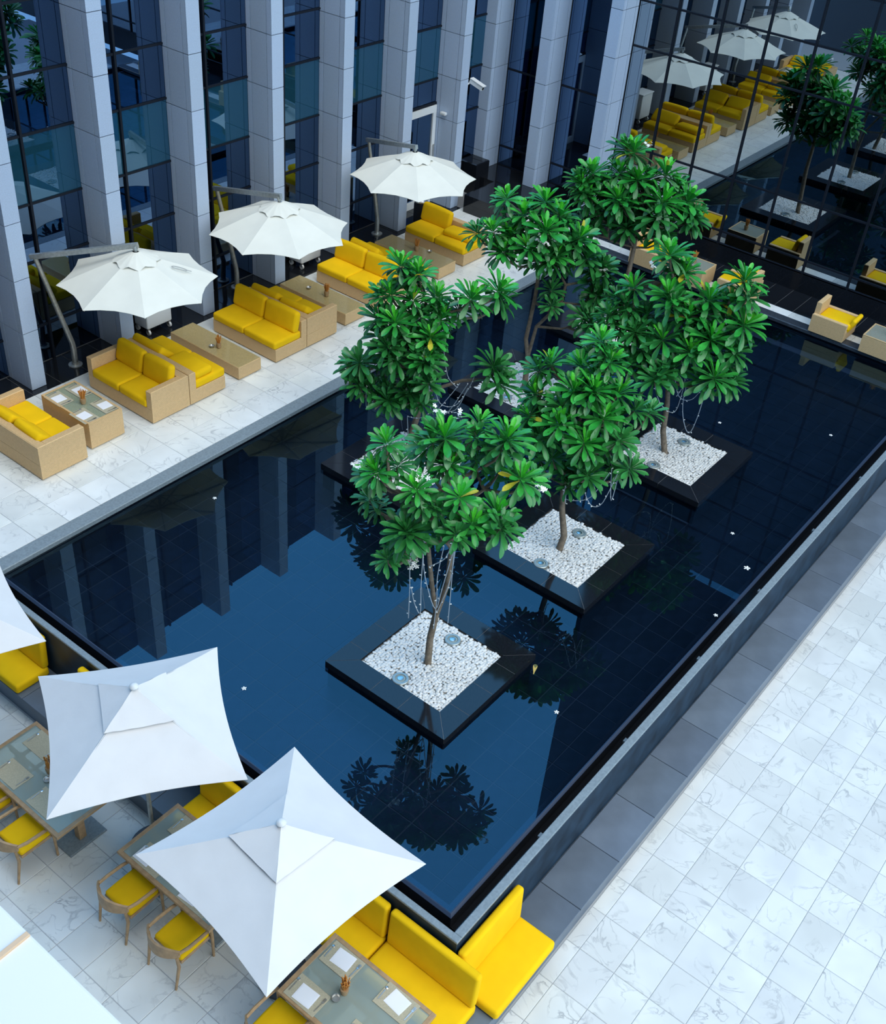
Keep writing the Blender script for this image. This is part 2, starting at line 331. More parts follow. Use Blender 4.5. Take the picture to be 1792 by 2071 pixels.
part('lip', MB().add([(6.28,12.22,-.125),(6.28,3.735,-.125),(22.66,3.735,-.125),(6.31,12.22,-.094),(6.31,3.765,-.094),(22.66,3.765,-.094),(6.33,12.22,-.101),(6.33,3.785,-.101),(22.66,3.785,-.101),
    (6.33,12.22,-.125),(6.33,3.785,-.125),(22.66,3.785,-.125)], [(0,1,4,3),(1,2,5,4),(3,4,7,6),(4,5,8,7),(6,7,10,9),(7,8,11,10),(0,3,6,9),(2,11,8,5)]), LIP, rim)
ZP = -0.50
bas = solo('pool_basin', MB().box((6.40, 3.855, -1.1), (22.7, 12.25, ZP - .008)), mat('pool_joint', (0.030, 0.040, 0.052), 0.8), 'tiled black basin of the reflecting pool', 'pool', (14, 8, -1.1), kind='structure')
PL = [(5.36, 7.47, 8.19), (5.36, 7.47, 11.59), (5.37, 7.49, 15.23), (8.62, 10.74, 15.10), (8.62, 10.74, 11.57), (8.72, 10.86, 18.62)]
cells = []
for i in range(40):
    for j in range(21):
        cx_, cy_ = 6.42 + .4 * (i + .5), 3.86 + .4 * (j + .5)
        if any(y0 + .1 < cy_ < y1 - .1 and x0 + .1 < cx_ < x0 + 2.0 for (y0, y1, x0) in PL): continue
        cells.append((math.hypot(cx_, cy_), cx_, cy_))
cells.sort(); rest = MB()
for k, (d, cx_, cy_) in enumerate(cells):
    if k < 295: lay(bas, 'tile', cx_ - .2, cx_ + .2, cy_ - .2, cy_ + .2, ZP, POOLT, th=.02, gap=.012, color=grey(.7, 1.3))
    else: rest.box((cx_ - .195, cy_ - .195, ZP - .02), (cx_ + .195, cy_ + .195, ZP))
tag(part('far_tiles', rest, POOLT, bas), kind='stuff')
wl = solo('pool_side', MB().box((6.3, 12.2, -1.1), (22.75, 12.44, -0.06)).box((22.65, 3.56, -1.1), (22.94, 12.44, -0.06)), BLACK, 'polished black inner walls of the pool below the coping', 'wall', (14, 12.2, -1.1), kind='structure')
solo('trim_terrace', MB().box((5.9, 12.19, -0.075), (22.65, 12.45, 0.004), .012), COPING, 'grey stone coping along the marble terrace edge above the water', 'coping', (14, 12.3, -.075), kind='structure')
solo('trim_far_coping', MB().box((22.62, 3.46, -0.075), (22.90, 12.2, 0.004), .015), FARCOP, 'dark granite coping between the pool and the narrow white marble strip', 'coping', (22.7, 8, -.075), kind='structure')
solo('pool_water', MB().add([(6.315, 3.77, -0.1), (22.65, 3.77, -0.1), (22.65, 12.2, -0.1), (6.315, 12.2, -0.1)], [(0, 1, 2, 3)]), WATER, 'still dark water of the pool mirroring sky and facade', 'water', (14, 8, -.1), kind='structure')
solo('wall_terrace_end', MB().box((5.8, 12.45, ZF), (5.9, 24, 0.0)), COPING, 'grey end wall of the raised terrace', 'wall', (5.8, 12.5, ZF), kind='structure')

# ---- pier facade (along x, front at y = 15.97, glass at y = 16.67)
FX = [9.562 + 2.045 * (k - 2) for k in range(9)]          # left arris of each pier
ZT = 8.2
zj = [0.0] + [0.14 + 1.003 * k for k in range(1, 9)]; zj = [0.0] + [z for z in zj if z > .5] 
for i in range(1, len(zj)): zj[i] = zj[i]
wall = solo('wall_facade', MB().box((4.0, 16.88, 8.0), (24.3, 22, 8.4)).box((4.0, 19.5, -.3), (26, 19.7, 8.2)).box((4.0, 16.88, 3.0), (24.3, 19.5, 3.12)).box((4, 16.88, -.25), (24.3, 19.5, -.02)), INTER, 'dark rooms behind the pillared glass facade', 'wall', (14, 17, -.3), kind='structure')
_pm = {}
def panel(root, a, b, axis):
    """stone panel, 8 mm joints, placed by its two corners"""
    s_ = tuple(round(b[k] - a[k], 3) for k in range(3))
    if s_ not in _pm: _pm[s_] = MB().box(tuple(-q / 2 for q in s_), tuple(q / 2 for q in s_)).mesh('panel', FIN)
    rl = root.location
    return put('panel', _pm[s_], root, tuple((a[k] + b[k]) / 2 - rl[k] for k in range(3)), grey(.95, 1.05))
ORD = ['first', 'second', 'third', 'fourth', 'fifth', 'sixth', 'seventh', 'eighth', 'ninth']
def pier_x(x, idx):
    r = thing('stone_pier', None, None, (x, 15.97, 0))
    part('core', MB().box((x + .02, 15.99, 0), (x + .28, 16.85, ZT)), FINJ, r)
    for k in range(len(zj) - 1):
        z0, z1 = zj[k] + .007, zj[k + 1] - .007
        if k == len(zj) - 2: z1 = ZT
        panel(r, (x, 15.97, z0), (x + .30, 15.99, z1), 'y')                    # front
        for (y0, y1) in ((15.996, 16.102), (16.118, 16.532), (16.548, 16.66)):
            panel(r, (x, y0, z0), (x + .02, y1, z1), 'x')                      # side that faces the near end
        panel(r, (x + .28, 15.994, z0), (x + .30, 16.66, z1), 'x')
    return r
for k, x in enumerate(FX):
    r = pier_x(x, k)
    if k < 2: lab = 'grey stone pier of the left facade beyond the picture edge, %s of two' % ORD[k]
    else: lab = 'tall blue-grey stone pier, %s from the left in the row behind the cantilever umbrellas' % ORD[k - 2]
    tag(r, lab, 'pier', 'stone piers between the tall windows')
    
ZR = [0.0, 0.75, 2.0, 3.05, 4.23, 5.2, 6.3, 7.3, ZT]
wn = 0
def win_x(xa, xb_, split, door=False):
    global wn; wn += 1
    r = thing('window_%d' % wn, 'tall dark tinted window bay between stone piers, bay %d from the left end' % wn, 'window', (xa, 16.67, 0), kind='structure')
    fr = MB()
    xsplit = [xa, split, xb_]
    fr.box((split - .022, 16.62, 0), (split + .022, 16.74, ZT))
    for z in ZR[1:-1]:
        if door and z < 2.3: continue
        fr.box((xa, 16.64, z - .02), (xb_, 16.74, z + .02))
    if door: fr.box((xa, 16.63, 2.42), (xb_, 16.74, 2.5))
    part('window_frame', fr, MULL, r)
    for s_ in range(2):
        zr = ZR if not door else [2.46] + ZR[3:]
        for k in range(len(zr) - 1):
            m = TEAL if (zr[k] == 3.05) else GLASS
            part('pane', MB().box((xsplit[s_] + (.03 if s_ else 0), 16.665, zr[k] + .02), (xsplit[s_ + 1] - (0 if s_ else .03), 16.68, zr[k + 1] - .02)), m, r)
    return r
for k in range(len(FX) - 1):
    win_x(FX[k] + .30, FX[k + 1], FX[k] + .97, door=(k == 7))
win_x(FX[8] + .30, 24.3, FX[8] + .97)
d = thing('door_1', 'tall glass door with a white frame between two stone piers', 'door', (20.9, 16.67, 0), kind='structure')
xa, xb_ = FX[7] + .32, FX[8] - .02
part('door_frame', MB().box((xa, 16.60, 0), (xa + .10, 16.70, 2.44)).box((xb_ - .12, 16.60, 0), (xb_, 16.70, 2.44)).box((xa + .1, 16.60, 2.27), (xb_ - .12, 16.70, 2.44)).box((xa + .1, 16.6, 0), (xb_ - .12, 16.7, .18)), WHITEP, d)
part('pane', MB().box((xa + .1, 16.64, .18), (xb_ - .12, 16.66, 2.27)), GLASS, d)
part('handle', MB().tube([(xb_ - .07, 16.56, .9), (xb_ - .07, 16.56, 1.5)], .015).tube([(xb_ - .07, 16.6, .95), (xb_ - .07, 16.56, .95)], .01).tube([(xb_ - .07, 16.6, 1.45), (xb_ - .07, 16.56, 1.45)], .01), STEEL, d)

# ---- far facade (along y, glass at x = 24.3)
plinth = solo('trim_plinth', MB().box((24.27, 3.0, 0), (24.6, 17.0, .45)).box((21.95, 14.42, 0), (24.27, 15.65, .45)).box((23.2, 15.65, 0), (24.27, 16.6, .45)), BLACK, 'polished black granite plinth under the far glass wall', 'plinth', (24, 10, 0), kind='structure')
solo('black_granite_block', MB().box((23.0, 16.1, .0), (23.55, 16.62, .80), .02), BLACK, 'polished black granite block in the corner beside the farthest pier', 'block', (23.9, 16.4, .45))
zjf = [0.45] + [0.93 + 1.04 * k for k in range(8)]
for k, y in enumerate((16.36, 14.74, 12.98)):
    r = thing('stone_pier', 'blue-grey stone pier of the far facade, %s' % ('in the corner beside the black block', 'standing on the black plinth beyond the last umbrella', 'standing beside the large mirror glass wall')[k], 'pier', (23.6, y, .3), 'stone piers of the far facade')
    part('core', MB().box((23.62, y + .02, 0.0), (24.40, y + .29, ZT)), FINJ, r)
    for q in range(len(zjf) - 1):
        z0, z1 = zjf[q] + .007, zjf[q + 1] - .007
        if q == len(zjf) - 2: z1 = ZT
        panel(r, (23.60, y, z0), (23.62, y + .31, z1), 'x')
        for (x0, x1) in ((23.626, 23.732), (23.748, 24.162), (24.178, 24.29)): panel(r, (x0, y, z0), (x1, y + .02, z1), 'y')
        panel(r, (23.624, y + .29, z0), (24.29, y + .31, z1), 'y')
def win_y(ya, yb, zr, m, lab):
    global wn; wn += 1
    r = thing('window_%d' % wn, lab, 'window', (24.3, ya, 0), kind='structure')
    fr = MB().box((24.26, ya - .024, zr[0]), (24.40, ya + .024, zr[-1]))
    for z in zr[:-1]: fr.box((24.27, ya + .03, z - .02), (24.38, yb - .03, z + .02))
    part('window_frame', fr, MULL, r)
    for k in range(len(zr) - 1): part('pane', MB().box((24.295, ya + .03, zr[k] + .02), (24.31, yb - .03, zr[k + 1] - .02)), m, r)
ZRF = [0.45, 0.75, 2.0, 4.25, 5.23, 6.3, 7.4, 9.0]
wn = 20
for k in range(17):
    yb = 11.97 + 1.085 - 1.085 * k - (0.08 if k == 0 else 0); ya = 11.97 - 1.085 * k
    win_y(ya, yb, ZRF, GLASSW, 'dark mirror glass bay of the far wall, bay %d counted from the stone piers' % (k + 1))
for (ya, yb, n_) in ((13.29, 14.74, 'nearest the mirror wall'), (15.05, 16.36, 'in the corner')):
    win_y(ya, yb, [0.45, 0.95, 2.9, 5.23, 7.4, ZT], GLASS, 'dark window between the far stone piers, %s' % n_)
solo('wall_tower', MB().box((24.45, -12, -.3), (24.7, 12.98, 9.0)).box((24.34, -14, 9.0), (40, 11.45, 42)), TOWER, 'dark glazed tower rising above the far mirror wall', 'wall', (30, 0, -.3), kind='structure')
solo('wall_far_low', MB().box((24.42, 12.98, -.3), (24.6, 24, ZT)).box((24.42, 12.0, ZT), (30, 24, ZT + .3)), INTER, 'dark rooms and roof edge behind the far stone piers', 'wall', (26, 16, -.3), kind='structure')
solo('wall_camera_side', MB().box((-1.6, -6, ZF - .3), (-1.2, 24, 30.0)), mat('near_facade', (0.06, 0.08, 0.11), 0.5), 'grey facade of the building the view is taken from', 'wall', (-1.4, 8, ZF), kind='structure')

# white canopy roof that pokes into the bottom left corner
cn = thing('canopy_roof', 'flat white canopy roof with a thin tan batten in the bottom left corner', 'canopy', (0.5, 6, 2.5))
part('roof_sheet', MB().box((-1.2, 2.6, 2.5), (2.37, 9.5, 2.6), .02), mat('bright_white_roof', (0.93, 0.93, 0.90), 0.6), cn)
part('batten', MB().box((-1.2, 5.37, 2.6), (2.36, 5.42, 2.625), .004), mat('tan_batten', (0.80, 0.56, 0.36), 0.6), cn)
for y in (3.2, 8.8): part('post', MB().box((2.1, y - .05, ZF), (2.2, y + .05, 2.5)), WHITEP, cn)

# ================================================================ LOUNGE FURNITURE ON THE TERRACE
def rot(ax, deg): return Matrix.Rotation(math.radians(deg), 3, ax)
def sofa(x0, x1, y0, y1, face, near, far, modes, label, group='wicker sofas along the terrace'):
    r = thing('wicker_sofa', label, 'sofa', ((x0 + x1) / 2, (y0 + y1) / 2, 0), group)
    g = lambda a, b: MB().box(a, b, .012)
    part('base', MB().box((x0 + .03, y0 + .03, 0), (x1 - .03, y1 - .03, .03)).box((x0, y0, .03), (x1, y1, .29), .01), WICKER, r)
    bt = .15
    bx0, bx1 = (x1 - bt, x1) if face < 0 else (x0, x0 + bt)
    part('back', g((bx0, y0, .29), (bx1, y1, .65)), WICKER, r)
    ix0, ix1 = (x0, x1 - bt) if face < 0 else (x0 + bt, x1)
    ya, yb = y0, y1
    if near: part('arm', g((ix0, y0, .29), (ix1, y0 + .13, .65)), WICKER, r); ya = y0 + .13
    if far: part('arm', g((ix0, y1 - .13, .29), (ix1, y1, .65)), WICKER, r); yb = y1 - .13
    L = (yb - ya) / 2
    for k, mode in enumerate(modes):          # near seat first
        cy = ya + L * (k + .5)
        ov = .02
        sx_ = ix1 - ix0 + ov; cxs = (ix0 + ix1) / 2 + face * ov / 2
        part('seat_cushion', MB().rbox((cxs, cy, .365), (sx_, L - .012, .16), .045, 3, 3, .018), YEL, r, True)
        if mode == 'up':
            M = rot('Y', -face * 12) @ rot('X', random.uniform(-2, 2))
            cxb = (bx0 - .085) if face < 0 else (bx1 + .085)
            part('back_cushion', MB().rbox((cxb, cy, .64), (.16, L - .03, .42), .06, 3, 3, .02, M), YEL, r, True)
        elif mode == 'slump':
            M = rot('Y', -face * 48) @ rot('Z', random.uniform(-4, 4))
            cxb = (bx0 - .15) if face < 0 else (bx1 + .15)
            part('back_cushion', MB().rbox((cxb, cy, .57), (.16, L - .06, .40), .06, 3, 3, .02, M), YEL, r, True)
        elif mode == 'flat':
            M = rot('Z', random.uniform(-6, 6)) @ rot('Y', -face * 3)
            cxb = (bx0 - .25) if face < 0 else (bx1 + .25)
            part('back_cushion', MB().rbox((cxb, cy, .515), (.42, L - .08, .15), .06, 3, 3, .02, M), YEL, r, True)
    return r
YN, YFR = 13.62, 15.36
sofa(8.05, 8.94, 13.59, 15.33, 1, True, True, ('slump', 'slump'), 'wicker sofa at the left picture edge, its back to the viewer, beside the set table')
sofa(10.36, 11.205, YN, YFR, -1, True, True, ('up', 'up'), 'wicker sofa with both arms and two upright yellow back cushions, under the nearest cantilever umbrella')
sofa(11.22, 12.06, YN, YFR, 1, False, False, ('flat', 'slump'), 'armless wicker sofa with fallen cushions, back to back with the sofa that has two arms')
sofa(13.37, 14.22, YN, YFR, -1, False, False, ('up', 'up'), 'armless wicker sofa with two upright cushions behind the second low table')
sofa(14.235, 15.09, YN, YFR, 1, True, False, ('slump', 'slump'), 'wicker sofa with one tall arm panel towards the pool, under the middle cantilever umbrella')
sofa(16.45, 17.30, YN + .1, YFR + .1, -1, False, False, ('up', 'up'), 'armless wicker sofa with its end behind a tree top, before the third low table')
sofa(17.315, 18.15, YN + .1, YFR + .1, 1, False, False, ('flat', 'slump'), 'wicker sofa half hidden behind another, facing the farthest low table')
sofa(19.44, 20.29, YN + .1, YFR + .1, -1, False, False, ('flat', 'up'), 'farthest wicker sofa on the terrace, one back cushion upright and one lying flat')

def low_table(x0, x1, y0, y1, h, label, inset=False):
    r = thing('wicker_table', label, 'table', ((x0 + x1) / 2, (y0 + y1) / 2, 0), 'wicker tables between the sofas')
    part('body', MB().box((x0 + .03, y0 + .03, 0), (x1 - .03, y1 - .03, .03)).box((x0, y0, .03), (x1, y1, h - .012), .008), WICKER, r)
    t = .035
    if inset:
        part('rim', MB().box((x0, y0, h - .012), (x1, y0 + t, h + .008)).box((x0, y1 - t, h - .012), (x1, y1, h + .008)).box((x0, y0 + t, h - .012), (x0 + t, y1 - t, h + .008)).box((x1 - t, y0 + t, h - .012), (x1, y1 - t, h + .008)), WICKER, r)
        part('glass_top', MB().box((x0 + t, y0 + t, h - .010), (x1 - t, y1 - t, h), .002), TEAGL, r)
    else:
        part('glass_top', MB().box((x0 + .006, y0 + .006, h - .010), (x1 - .006, y1 - .006, h), .003), TABGLASS, r)
    return r
low_table(9.14, 9.83, 13.74, 15.02, .52, 'high wicker table laid with menus and placemats beside the leftmost sofa', True)
low_table(12.43, 13.00, 13.65, 15.54, .29, 'long low wicker table with a glass top under the nearest cantilever umbrella')
low_table(15.43, 16.03, 13.69, 15.56, .29, 'long low wicker table under the middle cantilever umbrella')
low_table(18.50, 19.10, 13.69, 15.58, .29, 'long low wicker table beside the farthest terrace sofa')

def reed_pot(x, y, z, where, s=1.0):
    r = thing('reed_pot', 'small pot of dried orange reeds on ' + where, 'pot', (x, y, z), 'pots of dried reeds on the tables')
    part('pot', MB().lathe((x, y, z), [(.035 * s, 0), (.045 * s, .05 * s), (.045 * s, .09 * s), (.038 * s, .09 * s)], 12), TIMBER, r, True)
    m = MB()
    for k in range(40):
        a = random.uniform(0, 2 * PI); q = random.uniform(.2, 1); rr = .06 * s * q
        p0 = Vector((x + .02 * s * math.cos(a), y + .02 * s * math.sin(a), z + .08 * s)); p1 = Vector((x + rr * math.cos(a), y + rr * math.sin(a), z + random.uniform(.17, .24) * s))
        m.tube([p0, p1], [.004, .007], 4)
    o = part('reeds', m, REED, r); o['kind'] = 'stuff'
def dish(x, y, z, where):
    r = thing('silver_dish', 'small silver ashtray dish on ' + where, 'dish', (x, y, z), 'silver dishes on the tables')
    part('bowl', MB().lathe((x, y, z), [(.03, 0), (.045, .012), (.05, .03), (.044, .03), (.035, .012)], 16), STEEL, r, True)
    part('foot', MB().lathe((x, y, z - .001), [(.025, 0), (.025, .006), (.02, .008)], 12), STEEL, r)
reed_pot(9.48, 14.32, .5205, 'the high wicker table laid with menus', 1.15); 
reed_pot(12.68, 14.45, .29, 'the low wicker table under the nearest cantilever umbrella', 1.1); dish(12.60, 14.56, .292, 'the low wicker table under the nearest cantilever umbrella')
reed_pot(15.73, 14.50, .29, 'the low table under the middle cantilever umbrella', 1.2); dish(15.70, 14.98, .292, 'the low table under the middle cantilever umbrella')
reed_pot(18.84, 14.62, .29, 'the low table beside the farthest terrace sofa', 1.2); dish(19.0, 14.36, .292, 'the low table beside the farthest terrace sofa')

def spoon_mesh():
    m = MB().bar((-.09, 0, .003), (.04, 0, .005), .010, .004)
    m.lathe((.07, 0, 0), [(.012, .001), (.02, .005), (.016, .007)], 10); return m.mesh('spoon', STEEL, True)
def fork_mesh():
    m = MB().bar((-.09, 0, .003), (.04, 0, .005), .010, .004).box((.038, -.014, .003), (.055, .014, .007))
    for y in (-.012, -.004, .004, .012): m.bar((.05, y, .005), (.1, y, .007), .004, .003)
    return m.mesh('fork', STEEL)
SPOON, FORK = spoon_mesh(), fork_mesh()
MATM = MB().box((-.15, -.22, 0), (.15, .22, .004), .002).mesh('placemat', MATT)
SHEET = {}
def place_setting(x, y, z, a, where, menu=True, sheet=(.20, .27), off=(0, 0)):
    """mat, cutlery and menu; a turns the setting"""
    c, s_ = math.cos(a), math.sin(a)
    w = lambda u, v: (x + u * c - v * s_, y + u * s_ + v * c)
    o = put('placemat', MATM, None, (x, y, z), rot=(0, 0, a)); tag(o, 'beige woven placemat ' + where, 'placemat', 'beige placemats')
    p = w(0, .19); o = put('spoon', SPOON, None, (*p, z + .004), rot=(0, 0, a + .05)); tag(o, 'silver spoon on the placemat ' + where, 'spoon', 'silver cutlery')
    p = w(0, -.19); o = put('fork', FORK, None, (*p, z + .004), rot=(0, 0, a - .04)); tag(o, 'silver fork on the placemat ' + where, 'fork', 'silver cutlery')
    if menu:
        p = w(*off); r = thing('menu_sheet', 'white menu ' + where, 'menu', (*p, z + .004), 'white menu sheets')
        r.rotation_euler = (0, 0, a + random.uniform(-.1, .1))
        h = (sheet[0] / 2, sheet[1] / 2)
        put('page', MB().box((-h[0], -h[1], 0), (h[0], h[1], .003)).mesh('page', PAPER), r, (0, 0, 0))
        put('page', MB().box((-h[0] + .012, -h[1] + .01, .003), (h[0] - .004, h[1] - .012, .005)).mesh('page', PAPER), r, (0, 0, 0))
k = 0
for (x, y) in ((9.28, 14.72), (9.69, 14.70), (9.69, 14.02), (9.25, 14.00)):
    w = ('at the far left corner', 'at the far right corner', 'at the near right corner', 'at the near left corner')[k] + ' of the high wicker table'
    place_setting(x, y, .5215, 0, w, True, (.2, .2)); k += 1

# far terrace armchairs and tables
def armchair(y0, y1, face, label):
    x0, x1 = 22.60, 23.32
    r = thing('wicker_armchair', label, 'armchair', ((x0 + x1) / 2, (y0 + y1) / 2, 0), 'wicker armchairs by the mirror wall')
    part('base', MB().box((x0, y0, .02), (x1, y1, .25), .01), WICKER, r)
    part('arm', MB().box((x0, y0, .25), (x0 + .09, y1, .42), .01), WICKER, r); part('arm', MB().box((x1 - .09, y0, .25), (x1, y1, .42), .01), WICKER, r)
    b0, b1 = (y1 - .11, y1) if face < 0 else (y0, y0 + .11)
    part('back', MB().box((x0 + .09, b0, .25), (x1 - .09, b1, .68), .012), WICKER, r)
    s0, s1 = (y0 - .03, b0) if face < 0 else (b1, y1 + .03)
    part('seat_cushion', MB().rbox(((x0 + x1) / 2, (s0 + s1) / 2, .34), (x1 - x0 - .19, s1 - s0, .15), .045, 3, 2, .015), YEL, r, True)
    if face < 0: part('loose_cushion', MB().rbox(((x0 + x1) / 2 + .02, y0 - .02, .36), (.46, .10, .36), .045, 3, 2, .01, rot('X', 22)), YEL, r, True)
    else: part('loose_cushion', MB().rbox(((x0 + x1) / 2, b1 + .08, .52), (.5, .12, .36), .05, 3, 2, .01, rot('X', 14)), YEL, r, True)
armchair(5.84, 6.62, -1, 'wicker armchair with a yellow cushion slipped over its side, beside the far coping')
armchair(8.12, 8.92, 1, 'wicker armchair half hidden by the right tree crown, beside the far small table')
armchair(10.45, 11.2, -1, 'wicker armchair seen through leaves between the two rear tree crowns')
def small_table(y0, y1, label):
    r = thing('wicker_side_table', label, 'table', (22.9, (y0 + y1) / 2, 0), 'small wicker tables by the mirror wall')
    part('body', MB().box((22.55, y0, 0.02), (23.25, y1, .39), .01), WICKER, r)
    part('rim', MB().box((22.55, y0, .39), (23.25, y0 + .03, .41)).box((22.55, y1 - .03, .39), (23.25, y1, .41)).box((22.55, y0 + .03, .39), (22.58, y1 - .03, .41)).box((23.22, y0 + .03, .39), (23.25, y1 - .03, .41)), WICKER, r)
    part('glass_top', MB().box((22.58, y0 + .03, .39), (23.22, y1 - .03, .405)), FROST, r)
small_table(4.62, 5.45, 'small wicker table with a frosted glass top at the right picture edge')
small_table(9.28, 10.05, 'small wicker table with a frosted glass top between two half hidden armchairs')
reed_pot(22.92, 4.98, .406, 'the small table at the right picture edge', 1.2); reed_pot(22.95, 9.72, .406, 'the small table between half hidden armchairs', 1.2)

# ---------------------------------------------------------------- cantilever umbrellas
def cantilever(cx, cy, ang, mast_b, mast_t, label, R=1.36):
    zr, za = 2.15, 2.66
    r = thing('cantilever_umbrella', label, 'umbrella', (mast_b[0], mast_b[1], 0), 'octagonal cantilever umbrellas')
    bx, by = mast_b; tx, ty = mast_t; zt = 2.35
    part('base_plate', MB().lathe((bx, by, 0), [(.13, 0), (.13, .02), (.07, .03), (.06, .06)], 18), ALU, r)
    kx, ky = bx + .03, by + .03
    part('mast', MB().tube([(bx, by, .03), (bx + .01, by + .01, .34), (kx - .02, ky, .46), (tx, ty, zt)], [.055, .055, .052, .04], 10), ALU, r, True)
    hub = (cx, cy, 2.80)
    d_ = (Vector(hub) - Vector((tx, ty, zt))).normalized()
    part('arm', MB().bar(Vector((tx, ty, zt)) - d_ * .08, Vector(hub) + d_ * .05, .065, .085), ALU, r)
    part('hanger', MB().tube([(cx, cy, 2.84), (cx, cy, 2.58)], .03, 10).tube([(cx, cy, 2.80), (cx, cy, 2.73)], .045, 10), ALU, r)
    # canopy: eight gores with scalloped hems
    def ring(rr, k, z): a = math.radians(ang + 45 * k); return Vector((cx + rr * math.cos(a), cy + rr * math.sin(a), z))
    vs = []; fs = []; NR, NA = 6, 4
    def P(k, t, u):
        c0, c1 = ring(R * t, k, 0), ring(R * t, k + 1, 0)
        p = c0.lerp(c1, u); w = 4 * u * (1 - u)
        cen = Vector((cx, cy, 0)); p = p + (cen - p) * (0.065 * w * t)
        p.z = za + (zr - za) * t ** 1.12 - .03 * w * t * (1 - t) * 2 + .02 * w * t
        return p
    for k in range(8):
        o = len(vs)
        for i in range(NR + 1):
            for j in range(NA + 1): vs.append(P(k, .03 + .97 * i / NR, j / NA))
        for i in range(NR):
            for j in range(NA):
                a = o + i * (NA + 1) + j; fs.append((a, a + NA + 1, a + NA + 2, a + 1))
    n0 = len(vs)      # underside, 6 mm below, so that the cloth has a thickness
    vs += [Vector((v.x, v.y, v.z - .006)) for v in vs]; fs += [tuple(i + n0 for i in reversed(f)) for f in list(fs)]
    for k in range(8):
        o = k * (NR + 1) * (NA + 1) + NR * (NA + 1)
        for j in range(NA): fs.append((o + j, o + j + n0, o + j + 1 + n0, o + j + 1))
    part('canopy', MB().add(vs, fs), CANVAS, r, True)
    vs = []; fs = []; NB = 48
    for i, (t, dz) in enumerate(((.04, .055), (.12, .05), (.20, .04), (.28, .03))):
        for j in range(NB):
            a = 2 * PI * j / NB; q = 1 + (.07 * math.cos(8 * (a - math.radians(ang))) if i == 3 else 0)
            wv = .010 * math.sin(16 * a + .7) * i / 3 - (.02 * math.cos(8 * (a - math.radians(ang))) if i == 3 else 0)
            vs.append((cx + R * t * q * math.cos(a), cy + R * t * q * math.sin(a), za + (zr - za) * t + dz + wv))
    for i in range(3):
        for j in range(NB): fs.append((i * NB + j, (i + 1) * NB + j, (i + 1) * NB + (j + 1) % NB, i * NB + (j + 1) % NB))
    part('vent_cap', MB().add(vs, fs), CANVAS, r, True)
    for k in range(8): part('rib', MB().bar(ring(.05, k, za - .06), ring(R * .985, k, zr - .015), .02, .025), ALU, r)
    part('runner', MB().lathe((cx, cy, 2.26), [(.05, 0), (.05, .12), (.03, .14), (.03, .3)], 12), ALU, r)
    for k in range(8): part('strut', MB().bar(ring(.05, k, 2.32), ring(R * .5, k, za + (zr - za) * .46 - .03), .014, .02), ALU, r)
    return r
cantilever(11.11, 14.64, 144.7, (10.66, 16.18), (10.17, 16.21), 'cream octagonal cantilever umbrella nearest the left edge, a loop of cord lying on top')
cantilever(14.43, 14.54, 150, (15.03, 16.45), (14.53, 16.39), 'middle cream octagonal cantilever umbrella above the armless sofas')
cantilever(18.43, 14.52, 134, (19.33, 16.23), (18.92, 16.24), 'farthest cream octagonal cantilever umbrella, before the glass door')
lp = MB(); pts = []
for k in range(15):
    a = 2 * PI * k / 14; pts.append((11.57 + .11 * math.cos(a), 14.09 + .045 * math.sin(a) - .06 * math.cos(a), 2.60 - .0 + .0 * a))
pts = [(x, y, 2.66 - .51 * (math.hypot(x - 11.11, y - 14.64) / 1.36) ** 1.12 + .014) for x, y, z in pts]
lp.tube(pts, .008, 6); lp.tube([pts[0], (pts[0][0] + .06, pts[0][1] - .05, pts[0][2] - .025)], .008, 6)
solo('cord_loop', lp, mat('grey_cord', (.42, .43, .42), .8), 'loop of grey cord lying on the umbrella nearest the left edge', 'cord', pts[0])

def cart(x, y, label):
    r = thing('white_cart', label, 'cart', (x, y, 0), 'white carts on castors')
    part('body', MB().rbox((x, y + .22, .50), (.62, .40, .72), .03, 2), WHITEP, r, True)
    part('lid', MB().rbox((x, y + .22, .875), (.66, .44, .03), .012, 2), WHITEP, r, True)
    for (dx, dy) in ((-.26, .06), (.26, .06), (-.26, .38), (.26, .38)):
        w = part('castor', MB().tube([(x + dx - .02, y + dy, .055), (x + dx + .02, y + dy, .055)], .055, 14), WHITEP, r)
        part('fork', MB().box((x + dx - .028, y + dy - .02, .06), (x + dx - .022, y + dy + .02, .14)).box((x + dx + .022, y + dy - .02, .06), (x + dx + .028, y + dy + .02, .14)).box((x + dx - .028, y + dy - .02, .13), (x + dx + .028, y + dy + .02, .145)), STEEL, w)
cart(12.62, 16.06, 'white cart on castors half hidden under the nearest cantilever umbrella')
cart(16.93, 16.06, 'white cart on castors half hidden under the middle cantilever umbrella')
r = thing('stainless_urn', 'dark steel urn standing under the farthest cantilever umbrella', 'urn', (20.35, 15.75, 0))
part('body', MB().lathe((20.35, 15.75, 0), [(.16, 0), (.17, .05), (.17, .62), (.15, .68)], 20), MULL, r, True)
part('lid', MB().lathe((20.35, 15.75, .68), [(.16, 0), (.155, .03), (.06, .07), (.03, .10)], 20), STEEL, r, True)

